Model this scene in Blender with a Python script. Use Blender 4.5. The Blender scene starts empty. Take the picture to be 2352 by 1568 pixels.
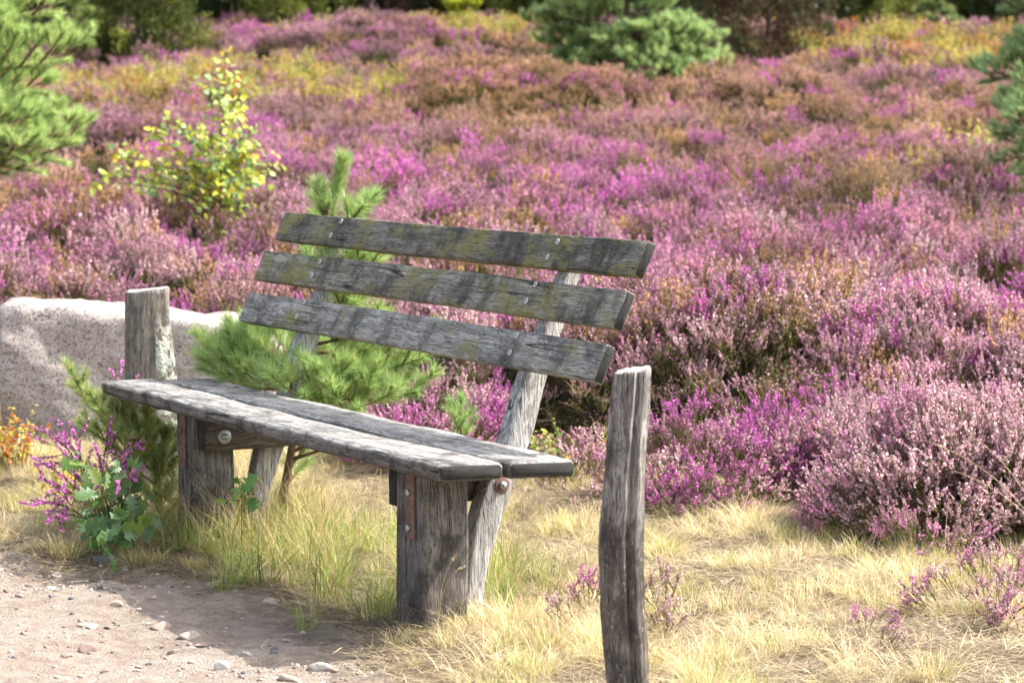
import bpy, bmesh, math
import numpy as np
from mathutils import Vector, Matrix

RS = np.random.RandomState
S = bpy.context.scene
COL = S.collection
GZ = -0.045                       # ground level at the bench

# ------------------------------------------------------------------ camera numbers
CAM_Z, F_REL, PITCH = 1.3501, 6292.84 / 2352.0, math.atan((784 - 255.646) / 6292.84)
FPX = 6292.84

# ------------------------------------------------------------------ numpy noise
def _h(ix, iy, seed):
    n = (ix.astype(np.int64) * 374761393 + iy.astype(np.int64) * 668265263 + seed * 974634777) & 0x7fffffff
    n = ((n ^ (n >> 13)) * 1274126177) & 0x7fffffff
    n = ((n ^ (n >> 16)) * 2246822519) & 0x7fffffff
    return ((n ^ (n >> 15)) & 0xffff) / 65535.0

def vnoise(x, y, scale=1.0, seed=0):
    x = np.asarray(x, float) * scale + 1000.0; y = np.asarray(y, float) * scale + 1000.0
    ix = np.floor(x); iy = np.floor(y); fx = x - ix; fy = y - iy
    fx = fx * fx * (3 - 2 * fx); fy = fy * fy * (3 - 2 * fy)
    a = _h(ix, iy, seed); b = _h(ix + 1, iy, seed); c = _h(ix, iy + 1, seed); d = _h(ix + 1, iy + 1, seed)
    return (a * (1 - fx) + b * fx) * (1 - fy) + (c * (1 - fx) + d * fx) * fy     # 0..1

def fbm(x, y, scale, seed, octv=3):
    r = 0; a = 0.5; t = 0
    for k in range(octv):
        r = r + a * vnoise(x, y, scale * 2 ** k, seed + 17 * k); t += a; a *= 0.5
    return r / t

def cells(x, y, size, seed):
    """nearest jittered seed: distance, cell random, second random"""
    x = np.asarray(x, float); y = np.asarray(y, float)
    gx = np.floor(x / size); gy = np.floor(y / size)
    best = np.full(x.shape, 1e9); r1 = np.zeros(x.shape); r2 = np.zeros(x.shape)
    for i in (-1, 0, 1):
        for j in (-1, 0, 1):
            cx = gx + i; cy = gy + j
            px = (cx + 0.15 + 0.7 * _h(cx + 5000, cy + 5000, seed)) * size
            py = (cy + 0.15 + 0.7 * _h(cx + 5000, cy + 5000, seed + 1)) * size
            d = np.hypot(x - px, y - py); m = d < best
            best = np.where(m, d, best)
            r1 = np.where(m, _h(cx + 5000, cy + 5000, seed + 2), r1); r2 = np.where(m, _h(cx + 5000, cy + 5000, seed + 3), r2)
    return best, r1, r2

def sstep(a, b, v):
    t = np.clip((v - a) / (b - a), 0, 1)
    return t * t * (3 - 2 * t)

# ------------------------------------------------------------------ layout of the place
HX = [-30, -3.2, -2.4, -1.5, -0.75, -0.30, 0.09, 0.30, 0.46, 1.02, 1.13, 1.30, 1.62, 2.6, 6, 30]
HY = [12.5, 12.4, 12.3, 12.1, 11.6, 10.7, 10.75, 10.5, 10.45, 10.4, 9.9, 9.2, 8.7, 8.2, 8.0, 8.0]
PX = [-30, -4, -1.9, -1.45, -1.15, -0.95, -0.69, -0.42, -0.33, -0.25, -0.05, 0.5, 3, 30]
PY = [10.4, 9.7, 8.95, 8.42, 8.28, 8.22, 7.92, 7.38, 6.95, 6.5, 5.5, 4.6, 3.4, 3.0]

def heath_edge(x, y):             # > 0 inside the heather
    return y - (np.interp(x, HX, HY) + (vnoise(x, y, 2.3, 3) - 0.5) * 0.5)

def path_in(x, y):                # > 0 on the sandy path
    return np.interp(x, PX, PY) + (vnoise(x, y, 3.1, 5) - 0.5) * 0.28 + (vnoise(x, y, 11, 6) - 0.5) * 0.1 - y

def rise(y):
    r = np.clip(np.asarray(y, float) - 10, 0, None)
    rr = np.minimum(r, 29.0)
    return 0.02 * rr + 0.0019 * rr * rr + (r - rr) * 0.05

BUMPS = []
def mound(x, y):
    m = mound0(x, y) * (1 - .62 * sstep(15, 28, np.asarray(y, float)))
    for (bx, by, rx, ry, hh) in BUMPS:
        m = np.maximum(m, hh * np.clip(1 - ((x - bx) / rx) ** 2 - ((y - by) / ry) ** 2, 0, 1) ** .6 + .3 * m)
    return m
def mound0(x, y):
    d, r1, r2 = cells(x, y, 0.82, 11)
    rad = 0.42 + 0.2 * r1
    return (0.12 + 0.30 * r2) * np.clip(1 - (d / rad) ** 2, 0, 1) ** 0.75

def H0(x, y):
    x = np.asarray(x, float); y = np.asarray(y, float)
    z = GZ + rise(y) + (fbm(x, y, 0.22, 21, 2) - 0.5) * 0.26 * sstep(13, 26, y)
    p = sstep(-0.05, 0.12, path_in(x, y))
    z = z - 0.030 * p + (1 - p) * (fbm(x, y, 2.2, 31) - 0.5) * 0.05 * sstep(0.0, 1.0, np.hypot(x + 0.3, y - 7.2))
    z = z + p * ((fbm(x, y, 3.0, 41) - 0.5) * 0.05 + (fbm(x, y, 13, 42) - 0.5) * 0.034)
    return z

def H(x, y):
    e = heath_edge(x, y)
    return H0(x, y) + sstep(-0.02, 0.22, e) * (0.03 + mound(x, y))

def hz(x, y):
    return float(H0(np.array([x]), np.array([y]))[0])

def hill(px, py, lift=0.25):
    """where the ray through a spot of the photograph meets the heath"""
    a = (px - 1176) / FPX; b = (784 - py) / FPX
    r = np.array([a, math.cos(PITCH) + b * math.sin(PITCH), -math.sin(PITCH) + b * math.cos(PITCH)])
    k = np.linspace(6, 60, 2200)
    P = r[None, :] * k[:, None] + np.array([0, 0, CAM_Z])
    below = P[:, 2] < GZ + rise(P[:, 1]) + lift
    i = int(np.argmax(below)) if below.any() else len(k) - 1
    return P[i]

for (px_, py_, rx_, ry_, h_) in ((1090, 228, 1.0, 1.2, .46), (1290, 228, 1.0, 1.0, .42), (1480, 300, .7, .9, .22), (1640, 235, .6, .9, .30), (2290, 470, .6, .7, .40), (1800, 240, .8, 1.0, .30), (830, 85, 1.2, 1.3, .30), (300, 320, .9, .9, .3)):
    q_ = hill(px_, py_, .3); BUMPS.append((q_[0], q_[1], rx_, ry_, h_))
BUMPS += [(.98, 11.0, .75, .60, .36), (0.45, 11.6, .5, .5, .36), (1.75, 10.9, .5, .6, .36)]

def at(px, py, Y):                #                 # the point at depth Y seen at that spot
    a = (px - 1176) / FPX; b = (784 - py) / FPX
    r = np.array([a, math.cos(PITCH) + b * math.sin(PITCH), -math.sin(PITCH) + b * math.cos(PITCH)])
    return r * (Y / r[1]) + np.array([0, 0, CAM_Z])

def gpt(px, py):                  # on the flat ground near the bench
    a = (px - 1176) / FPX; b = (784 - py) / FPX
    r = np.array([a, math.cos(PITCH) + b * math.sin(PITCH), -math.sin(PITCH) + b * math.cos(PITCH)])
    return r * ((GZ - 0.02 - CAM_Z) / r[2]) + np.array([0, 0, CAM_Z])

# ------------------------------------------------------------------ geometry collector
class Geo:
    def __init__(self): self.V = []; self.Q = []; self.T = []; self.C = []; self.M = []; self.n = 0
    def add(self, V, Q=None, T=None, C=None):
        V = np.asarray(V, float).reshape(-1, 3)
        if C is None: C = np.ones((len(V), 4))
        C = np.asarray(C, float)
        if C.ndim == 1: C = np.tile(C, (len(V), 1))
        if C.shape[1] == 3: C = np.hstack([C, np.zeros((len(V), 1))])
        self.V.append(V); self.C.append(C)
        if Q is not None and len(Q): self.Q.append(np.asarray(Q, int).reshape(-1, 4) + self.n)
        if T is not None and len(T): self.T.append(np.asarray(T, int).reshape(-1, 3) + self.n)
        self.n += len(V)
    def arrays(self):
        V = np.vstack(self.V) if self.V else np.zeros((0, 3)); C = np.vstack(self.C) if self.C else np.zeros((0, 4))
        Q = np.vstack(self.Q) if self.Q else np.zeros((0, 4), int); T = np.vstack(self.T) if self.T else np.zeros((0, 3), int)
        return V, Q, T, C
    def put(self, other, R, t, s=1.0, tint=None):
        V, Q, T, C = other
        C2 = C
        if tint is not None:
            C2 = C.copy(); f = C[:, 3:4]
            C2[:, :3] = C[:, :3] * (1 - f) + C[:, :3] * np.asarray(tint)[None, :] * f
        self.add((V * s) @ np.asarray(R).T + np.asarray(t), Q, T, C2)

def to_mesh(name, geo, mats, smooth=False, extra=None):
    V, Q, T, C = geo.arrays() if isinstance(geo, Geo) else geo
    me = bpy.data.meshes.new(name)
    nq, nt = len(Q), len(T)
    me.vertices.add(len(V)); me.vertices.foreach_set('co', V.astype(np.float32).ravel())
    me.loops.add(nq * 4 + nt * 3)
    me.loops.foreach_set('vertex_index', np.concatenate([Q.ravel(), T.ravel()]).astype(np.int32))
    me.polygons.add(nq + nt)
    st = np.concatenate([np.arange(nq) * 4, nq * 4 + np.arange(nt) * 3]).astype(np.int32)
    me.polygons.foreach_set('loop_start', st)
    me.update(calc_edges=True); me.validate()
    if len(V):
        a = me.attributes.new('Col', 'FLOAT_COLOR', 'POINT'); a.data.foreach_set('color', C.astype(np.float32).ravel())
    if smooth: me.polygons.foreach_set('use_smooth', np.ones(len(me.polygons), bool))
    for m in (mats if isinstance(mats, (list, tuple)) else [mats]): me.materials.append(m)
    return me

def obj(name, me, parent=None, loc=(0, 0, 0), rot=(0, 0, 0)):
    o = bpy.data.objects.new(name, me); COL.objects.link(o)
    o.location = loc; o.rotation_euler = rot
    if parent is not None: o.parent = parent
    return o

def tag(o, label=None, cat=None, group=None, kind=None):
    if label: o['label'] = label
    if cat: o['category'] = cat
    if group: o['group'] = group
    if kind: o['kind'] = kind
    return o

def thing(name, label, cat, loc=(0, 0, 0), rz=0.0, group=None):
    o = bpy.data.objects.new(name, None); COL.objects.link(o); o.empty_display_size = 0.1
    o.location = loc; o.rotation_euler = (0, 0, rz)
    return tag(o, label, cat, group)

def rotm(ax, ay, az):
    return np.array(Matrix.Rotation(az, 3, 'Z') @ Matrix.Rotation(ay, 3, 'Y') @ Matrix.Rotation(ax, 3, 'X'))

def unit(v):
    v = np.asarray(v, float); return v / (np.linalg.norm(v, axis=-1, keepdims=True) + 1e-12)

def tube(geo, pts, radii, col, n=6):
    pts = np.asarray(pts, float); k = len(pts); radii = np.broadcast_to(radii, (k,))
    tan = unit(np.gradient(pts, axis=0)); ref = np.array([0.31, 0.87, 0.21])
    a = unit(np.cross(tan, ref)); b = np.cross(tan, a)
    th = np.arange(n) * 2 * math.pi / n
    V = (pts[:, None, :] + radii[:, None, None] * (np.cos(th)[None, :, None] * a[:, None, :] + np.sin(th)[None, :, None] * b[:, None, :])).reshape(-1, 3)
    i = np.arange(k - 1)[:, None] * n; j = np.arange(n)[None, :]; j2 = (j + 1) % n
    Q = np.stack([i + j, i + j2, i + n + j2, i + n + j], -1).reshape(-1, 4)
    T = [(0, m + 1, m) for m in range(1, n - 1)] + [((k - 1) * n, (k - 1) * n + m, (k - 1) * n + m + 1) for m in range(1, n - 1)]
    geo.add(V, Q, T, col)

def curve3(p0, p1, p2, k):
    t = np.linspace(0, 1, k)[:, None]
    return (1 - t) ** 2 * np.asarray(p0) + 2 * t * (1 - t) * np.asarray(p1) + t * t * np.asarray(p2)

def quads_at(geo, P, U, W, C):
    """quads centred at P with half axes U and W"""
    n = len(P)
    if n == 0: return
    V = np.stack([P - U - W, P + U - W, P + U + W, P - U + W], 1).reshape(-1, 3)
    Q = (np.arange(n)[:, None] * 4 + np.arange(4)[None, :])
    geo.add(V, Q, None, np.repeat(C, 4, axis=0))

def needles_at(geo, P, D, L, Wd, C, rng):
    """thin tapered triangles from P along D"""
    n = len(P); r = unit(np.cross(D, rng.normal(size=(n, 3))))
    w = np.broadcast_to(Wd, (n,))[:, None]; l = np.broadcast_to(L, (n,))[:, None]
    V = np.stack([P - r * w, P + r * w, P + D * l], 1).reshape(-1, 3)
    geo.add(V, None, np.arange(n * 3).reshape(-1, 3), np.repeat(C, 3, axis=0))

# ------------------------------------------------------------------ materials
def newmat(name):
    m = bpy.data.materials.new(name); m.use_nodes = True; m.node_tree.nodes.clear()
    return m, m.node_tree.nodes, m.node_tree.links

class NB:
    """tiny node builder"""
    def __init__(s, name):
        s.m, s.N, s.L = newmat(name)
    def n(s, t, **kw):
        x = s.N.new(t)
        ins = kw.pop('ins', {})
        for k, v in kw.items(): setattr(x, k, v)
        for k, v in ins.items():
            if hasattr(v, 'is_output'): s.L.new(v, x.inputs[k])
            else: x.inputs[k].default_value = v
        return x
    def math(s, op, a, b=0.0, c=0.0):
        return s.n('ShaderNodeMath', operation=op, ins={0: a, 1: b, 2: c}).outputs[0]
    def ramp(s, v, a, b):           # smooth 0..1 between a and b
        return s.n('ShaderNodeMapRange', interpolation_type='SMOOTHSTEP', ins={'Value': v, 'From Min': a, 'From Max': b}).outputs[0]
    def mix(s, f, a, b, mode='MIX'):
        x = s.n('ShaderNodeMix', data_type='RGBA', blend_type=mode)
        for i, v in ((0, f), (6, a), (7, b)):
            if hasattr(v, 'is_output'): s.L.new(v, x.inputs[i])
            else: x.inputs[i].default_value = (v if i == 0 else (tuple(v) + (1,))[:4])
        return x.outputs[2]
    def noise(s, vec, scale, detail=3, rough=0.55, dist=0.0):
        return s.n('ShaderNodeTexNoise', ins={'Vector': vec, 'Scale': scale, 'Detail': detail, 'Roughness': rough, 'Distortion': dist}).outputs[0]
    def map(s, vec, scale=(1, 1, 1), loc=(0, 0, 0)):
        return s.n('ShaderNodeMapping', ins={'Vector': vec, 'Scale': scale, 'Location': loc}).outputs[0]
    def coord(s): return s.n('ShaderNodeTexCoord')
    def offset(s, vec):             # per-object shift so that no two pieces share their grain
        r = s.n('ShaderNodeObjectInfo').outputs['Random']
        k = s.math('MULTIPLY', r, 37.0)
        return s.n('ShaderNodeVectorMath', operation='ADD', ins={0: vec, 1: s.n('ShaderNodeCombineXYZ', ins={0: k, 1: k, 2: k}).outputs[0]}).outputs[0]
    def bump(s, h, strength=0.5, dist=0.01):
        return s.n('ShaderNodeBump', ins={'Height': h, 'Strength': strength, 'Distance': dist}).outputs[0]
    def out(s, color, rough=0.8, normal=None, spec=0.3, metal=0.0, trans=0.0, tcol=None):
        b = s.n('ShaderNodeBsdfPrincipled')
        for k, v in (('Base Color', color), ('Roughness', rough), ('Specular IOR Level', spec), ('Metallic', metal)):
            if hasattr(v, 'is_output'): s.L.new(v, b.inputs[k])
            else: b.inputs[k].default_value = (tuple(v) + (1,))[:4] if k == 'Base Color' else v
        if normal is not None: s.L.new(normal, b.inputs['Normal'])
        sh = b.outputs[0]
        if trans > 0:
            t = s.n('ShaderNodeBsdfTranslucent')
            if hasattr(tcol or color, 'is_output'): s.L.new(tcol or color, t.inputs[0])
            else: t.inputs[0].default_value = (tuple(tcol or color) + (1,))[:4]
            sh = s.n('ShaderNodeMixShader', ins={0: trans, 1: sh, 2: t.outputs[0]}).outputs[0]
        o = s.n('ShaderNodeOutputMaterial'); s.L.new(sh, o.inputs[0])
        return s.m

def leaf_mat(name, trans=0.35, rough=0.6, spec=0.25, instanced=False, gain=1.0, var=0.25):
    b = NB(name)
    a = b.n('ShaderNodeAttribute', attribute_name='Col')
    c = a.outputs['Color']
    if instanced:
        t = b.n('ShaderNodeAttribute', attribute_name='tint', attribute_type='INSTANCER').outputs['Color']
        c = b.mix(a.outputs['Alpha'], c, b.mix(1.0, c, t, 'MULTIPLY'))
        t2 = b.n('ShaderNodeAttribute', attribute_name='shade', attribute_type='INSTANCER').outputs['Fac']
        c = b.mix(1.0, c, b.n('ShaderNodeCombineColor', ins={0: t2, 1: t2, 2: t2}).outputs[0], 'MULTIPLY')
    g = b.n('ShaderNodeNewGeometry').outputs['Random Per Island']
    v = b.math('MULTIPLY_ADD', g, var * 2, (1 - var) * gain)
    c = b.mix(1.0, c, b.n('ShaderNodeCombineColor', ins={0: v, 1: v, 2: v}).outputs[0], 'MULTIPLY')
    return b.out(c, rough, None, spec, 0.0, trans)

def col_mat(name, rough=0.85, bumpscale=60, bs=0.4):
    b = NB(name); tc = b.coord().outputs['Object']
    c = b.n('ShaderNodeAttribute', attribute_name='Col').outputs['Color']
    n = b.noise(tc, bumpscale, 4)
    c = b.mix(b.ramp(n, 0.3, 0.75), b.mix(1.0, c, (0.55, 0.55, 0.55), 'MULTIPLY'), c)
    return b.out(c, rough, b.bump(n, bs, 0.006))

def wood_mat(name, axis='X', light=(0.46, 0.44, 0.42), dark=(0.10, 0.095, 0.09), brown=(0.22, 0.17, 0.13), stain=0.5, moss=0.0,
             brownness=0.2, endgrain=True, lichen=None, streak=0.5, darker_sides=False):
    b = NB(name); tc = b.coord(); v0 = tc.outputs['Object']; v = b.offset(v0)
    st = {'X': (1, 22, 22), 'Z': (30, 30, 1.1)}[axis]
    st2 = {'X': (5, 130, 130), 'Z': (130, 130, 5)}[axis]
    warp = b.noise(v, 2.5, 2)
    wv = b.n('ShaderNodeVectorMath', operation='ADD', ins={0: v, 1: b.n('ShaderNodeVectorMath', operation='SCALE', ins={0: b.n('ShaderNodeTexNoise', ins={'Vector': v, 'Scale': 6.0}).outputs[1], 'Scale': 0.03}).outputs[0]}).outputs[0]
    grain = b.noise(b.map(wv, st2), 2.2, 5, 0.7)           # fine fibres
    band = b.noise(b.map(wv, st), 2.6, 4, 0.65, 0.4)       # wider weathering bands
    blotch = b.noise(b.map(v, {'X': (3.6, 2.6, 2.6), 'Z': (3.0, 3.0, 2.6)}[axis]), 2.6, 6, 0.68, 0.25)
    fleck = b.noise(b.map(wv, {'X': (30, 190, 190), 'Z': (190, 190, 30)}[axis]), 1.0, 3, 0.7)
    c = b.mix(b.ramp(band, 0.38, 0.62), [0.42 * light[i] + 0.58 * dark[i] for i in range(3)], light)
    c = b.mix(b.math('MULTIPLY', b.ramp(b.noise(v, 2.0, 3), 0.4, 0.7), brownness), c, brown)
    rag = b.math('MULTIPLY_ADD', b.math('SUBTRACT', grain, .5), .75, blotch)
    s = b.math('MULTIPLY', b.ramp(rag, 0.62 - 0.26 * stain, 0.80 - 0.26 * stain), 0.92)
    c = b.mix(s, c, dark)
    c = b.mix(b.math('MULTIPLY', b.ramp(grain, 0.52, 0.40), 0.8), c, [d * 0.4 for d in dark])
    c = b.mix(b.math('MULTIPLY', b.ramp(fleck, 0.60, 0.72), streak), c, [min(0.72, l * 1.45) for l in light])
    cn = b.math('ABSOLUTE', b.math('SUBTRACT', b.noise(b.map(v, {'X': (.7, 26, 26), 'Z': (26, 26, .8)}[axis]), 1.0, 1, .4), .5))
    crack = b.math('MULTIPLY', b.ramp(cn, .012, .004), b.ramp(b.noise(b.map(v, {'X': (1.5, 6, 6), 'Z': (6, 6, 1.5)}[axis]), 1.3, 2), .52, .60))
    c = b.mix(b.math('MULTIPLY', crack, .9), c, [d * .25 for d in dark])
    if moss > 0:
        mn = b.math('MULTIPLY_ADD', b.math('SUBTRACT', grain, .5), .5, b.noise(b.map(v, (2.6, 4.0, 4.0)), 2.0, 5, 0.65, 0.3))
        mf = b.math('MULTIPLY', b.ramp(mn, 0.70 - 0.23 * moss, 0.84 - 0.23 * moss), b.ramp(b.noise(v, 90, 2), 0.30, 0.5))
        c = b.mix(b.math('MULTIPLY', mf, 0.85), c, (0.20, 0.187, 0.06))
    if lichen is not None:                                   # pale crust on one side
        sx = b.n('ShaderNodeSeparateXYZ', ins={0: v0}).outputs
        lf = b.math('MULTIPLY', b.ramp(sx[0], lichen + 0.004, lichen + 0.016), b.ramp(b.noise(v, 26, 4, 0.6), 0.43, 0.52))
        lf = b.math('MULTIPLY', lf, b.ramp(sx[2], 0.66, 0.52))
        c = b.mix(lf, c, (0.40, 0.43, 0.37))
        grain = b.math('ADD', grain, b.math('MULTIPLY', lf, b.math('MULTIPLY_ADD', b.noise(v, 110, 2), 3.0, 0.2)))
    if darker_sides:                                               # upward faces keep full colour, all others multiplied darker
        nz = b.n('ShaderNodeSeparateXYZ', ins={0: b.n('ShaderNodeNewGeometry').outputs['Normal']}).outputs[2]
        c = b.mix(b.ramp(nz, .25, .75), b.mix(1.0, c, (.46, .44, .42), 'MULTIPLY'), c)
    if endgrain:
        ef = b.n('ShaderNodeSeparateColor', ins={0: b.n('ShaderNodeAttribute', attribute_name='Col').outputs['Color']}).outputs[0]
        ef = b.ramp(ef, .35, .75)
        eg = b.mix(b.noise(v, 45, 3), (0.014, 0.014, 0.014), (0.055, 0.053, 0.05)) if axis == 'X' else b.mix(b.noise(v, 35, 3), (0.25, 0.24, 0.22), (0.6, 0.58, 0.55))
        c = b.mix(ef, c, eg)
    h = b.math('SUBTRACT', b.math('ADD', b.math('MULTIPLY', grain, 1.0), b.math('MULTIPLY', band, 0.7)), b.math('MULTIPLY', crack, 1.5))
    return b.out(c, 0.82, b.bump(h, 0.75, 0.006), 0.22)

def rust_mat():
    b = NB('rusty_steel'); v = b.offset(b.coord().outputs['Object'])
    c = b.mix(b.ramp(b.noise(v, 35, 4), 0.35, 0.7), (0.11, 0.060, 0.048), (0.175, 0.105, 0.085))
    c = b.mix(b.ramp(b.noise(v, 160, 2), 0.6, 0.75), c, (0.24, 0.18, 0.155))
    return b.out(c, 0.75, b.bump(b.noise(v, 220, 3), 0.4, 0.001), 0.3)

def steel_mat(name, c0=(0.42, 0.44, 0.45), rough=0.38, metal=0.8):
    b = NB(name); v = b.coord().outputs['Object']
    return b.out(b.mix(b.noise(v, 120, 3), [x * 0.6 for x in c0], c0), rough, None, 0.5, metal)

def granite_mat():
    b = NB('pink_granite'); v = b.coord().outputs['Object']
    n1 = b.noise(v, 90, 3, 0.75); n2 = b.noise(v, 150, 2, 0.6); n3 = b.noise(v, 5, 4, 0.6); n4 = b.noise(v, 75, 3, 0.65, 0.3)
    c = b.mix(b.ramp(n1, 0.38, 0.62), (0.27, 0.222, 0.203), (0.37, 0.33, 0.31))
    c = b.mix(b.ramp(n2, 0.57, 0.63), c, (0.46, 0.43, 0.41))
    c = b.mix(b.math('MULTIPLY', b.ramp(n4, 0.46, 0.38), 0.85), c, (0.085, 0.085, 0.088))
    c = b.mix(b.math('MULTIPLY', b.ramp(n3, 0.50, 0.72), 0.28), c, (0.15, 0.14, 0.14))
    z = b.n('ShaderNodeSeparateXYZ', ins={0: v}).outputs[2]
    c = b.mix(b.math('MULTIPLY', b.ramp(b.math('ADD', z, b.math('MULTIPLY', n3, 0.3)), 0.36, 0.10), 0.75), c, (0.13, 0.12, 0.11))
    return b.out(c, 0.85, b.bump(b.math('ADD', n1, b.math('MULTIPLY', b.noise(v, 20, 4), 1.5)), 0.6, 0.008), 0.3)

def stone_mat():
    b = NB('field_stone'); v = b.coord().outputs['Object']
    c = b.n('ShaderNodeAttribute', attribute_name='tone', attribute_type='OBJECT').outputs['Color']
    c = b.n('ShaderNodeObjectInfo').outputs['Color']
    n = b.noise(v, 70, 4, 0.65); n2 = b.noise(v, 18, 3)
    c = b.mix(b.ramp(n, 0.35, 0.7), b.mix(1.0, c, (0.55, 0.53, 0.5), 'MULTIPLY'), c)
    c = b.mix(b.math('MULTIPLY', b.ramp(n2, 0.5, 0.7), 0.35), c, (0.34, 0.27, 0.21))
    return b.out(c, 0.85, b.bump(n, 0.5, 0.003), 0.3)

def ground_mat():
    b = NB('heath_ground'); v = b.coord().outputs['Object']
    a = b.n('ShaderNodeAttribute', attribute_name='Col')
    sep = b.n('ShaderNodeSeparateColor', ins={0: a.outputs['Color']}).outputs     # R path  G heath  B bare
    n0 = b.noise(v, 2.2, 4, 0.6); n1 = b.noise(v, 17, 5, 0.65); n2 = b.noise(v, 120, 4, 0.7); n3 = b.noise(v, 420, 2, 0.6)
    sand = b.mix(b.ramp(n1, 0.32, 0.68), (0.42, 0.325, 0.265), (0.62, 0.52, 0.44))
    sand = b.mix(b.math('MULTIPLY', b.ramp(n0, 0.45, 0.7), 0.5), sand, (0.67, 0.575, 0.50))
    crumb = b.noise(v, 48, 5, 0.75, 0.6)
    sand = b.mix(b.math('MULTIPLY', b.ramp(crumb, 0.57, 0.68), 0.5), sand, (0.26, 0.19, 0.15))
    sand = b.mix(b.math('MULTIPLY', b.ramp(n2, 0.56, 0.68), 0.45), sand, (0.26, 0.19, 0.15))
    sand = b.mix(b.math('MULTIPLY', b.ramp(n3, 0.6, 0.7), 0.5), sand, (0.62, 0.55, 0.48))
    fib = b.noise(b.map(v, (1, 1, 1)), 90, 5, 0.75, 2.5)
    turf = b.mix(b.ramp(fib, 0.38, 0.62), (0.16, 0.122, 0.08), (0.46, 0.37, 0.245))
    turf = b.mix(b.math('MULTIPLY', b.ramp(n1, 0.52, 0.66), 0.7), turf, (0.11, 0.085, 0.06))
    turf = b.mix(b.math('MULTIPLY', b.ramp(n0, 0.55, 0.72), 0.4), turf, (0.20, 0.19, 0.07))
    hea = b.mix(b.ramp(n1, 0.35, 0.65), (0.028, 0.030, 0.012), (0.070, 0.060, 0.028))
    jag = b.math('ADD', sep[0], b.math('MULTIPLY', b.math('SUBTRACT', n1, 0.5), 0.9))
    c = b.mix(b.ramp(jag, 0.35, 0.6), turf, sand)
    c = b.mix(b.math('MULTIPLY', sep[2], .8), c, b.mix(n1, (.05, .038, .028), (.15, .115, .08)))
    c = b.mix(sep[1], c, hea)
    h = b.math('ADD', b.math('ADD', b.math('MULTIPLY', n1, 1.2), b.math('MULTIPLY', crumb, 1.2)), b.math('ADD', n2, b.math('MULTIPLY', n3, 0.4)))
    return b.out(c, 0.95, b.bump(h, 0.9, 0.045), 0.1)

M = {}
M['heather'] = leaf_mat('heather_sprig', 0.32, 0.7, 0.1, True)
M['heather_solid'] = leaf_mat('heather_plant', 0.32, 0.7, 0.1)
M['grass'] = leaf_mat('dry_grass_blade', 0.38, 0.6, 0.15, True)
M['needle'] = leaf_mat('pine_needle', 0.42, 0.5, 0.35, var=0.35)
M['leaf'] = leaf_mat('broad_leaf', 0.42, 0.42, 0.4, var=0.2)
M['bilberry'] = leaf_mat('bilberry_leaf', 0.45, 0.5, 0.3, True)
M['bark'] = col_mat('bark', 0.9, 45, 0.7)
M['twig'] = col_mat('twig', 0.85, 90, 0.3)
M['rust'] = rust_mat()
M['steel'] = steel_mat('zinc_steel')
M['screw'] = steel_mat('screw_head', (0.52, 0.52, 0.50), 0.6, 0.1)
M['hole'] = steel_mat('screw_recess', (0.05, 0.05, 0.05), 0.7, 0.2)
M['granite'] = granite_mat()
M['stone'] = stone_mat()
M['ground'] = ground_mat()

# ------------------------------------------------------------------ ground: one sheet to the horizon
def axis_pts(segs):
    out = [segs[0][0]]
    for a, b_, st in segs:
        n = max(1, int(round((b_ - a) / st))); out += list(np.linspace(a, b_, n + 1)[1:])
    return np.array(out)
gx = axis_pts([(-260, -60, 20), (-60, -11, 2), (-11, -2.3, 0.13), (-2.3, 2.3, 0.026), (2.3, 11, 0.13), (11, 60, 2), (60, 260, 20)])
gy = axis_pts([(-60, -6, 6), (-6, 5.2, 0.5), (5.2, 12.2, 0.028), (12.2, 48, 0.13), (48, 80, 1.5), (80, 400, 20)])
XX, YY = np.meshgrid(gx, gy)
ZZ = H(XX, YY)
pa = sstep(-0.10, 0.14, path_in(XX, YY)); he = sstep(-0.10, 0.10, heath_edge(XX, YY))
g = Geo(); nx_, ny_ = len(gx), len(gy)
i_ = np.arange(ny_ - 1)[:, None] * nx_; j_ = np.arange(nx_ - 1)[None, :]
Qg = np.stack([i_ + j_, i_ + j_ + 1, i_ + nx_ + j_ + 1, i_ + nx_ + j_], -1).reshape(-1, 4)
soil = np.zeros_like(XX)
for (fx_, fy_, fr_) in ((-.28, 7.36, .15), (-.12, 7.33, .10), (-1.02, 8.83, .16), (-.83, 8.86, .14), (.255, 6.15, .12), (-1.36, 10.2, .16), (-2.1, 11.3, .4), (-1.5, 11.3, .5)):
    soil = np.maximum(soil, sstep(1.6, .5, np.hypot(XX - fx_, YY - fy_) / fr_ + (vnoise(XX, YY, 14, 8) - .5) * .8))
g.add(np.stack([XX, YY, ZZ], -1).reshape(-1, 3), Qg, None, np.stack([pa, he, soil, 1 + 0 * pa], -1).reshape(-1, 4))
tag(obj('ground', to_mesh('ground', g, M['ground'], True)), kind='structure')

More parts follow.
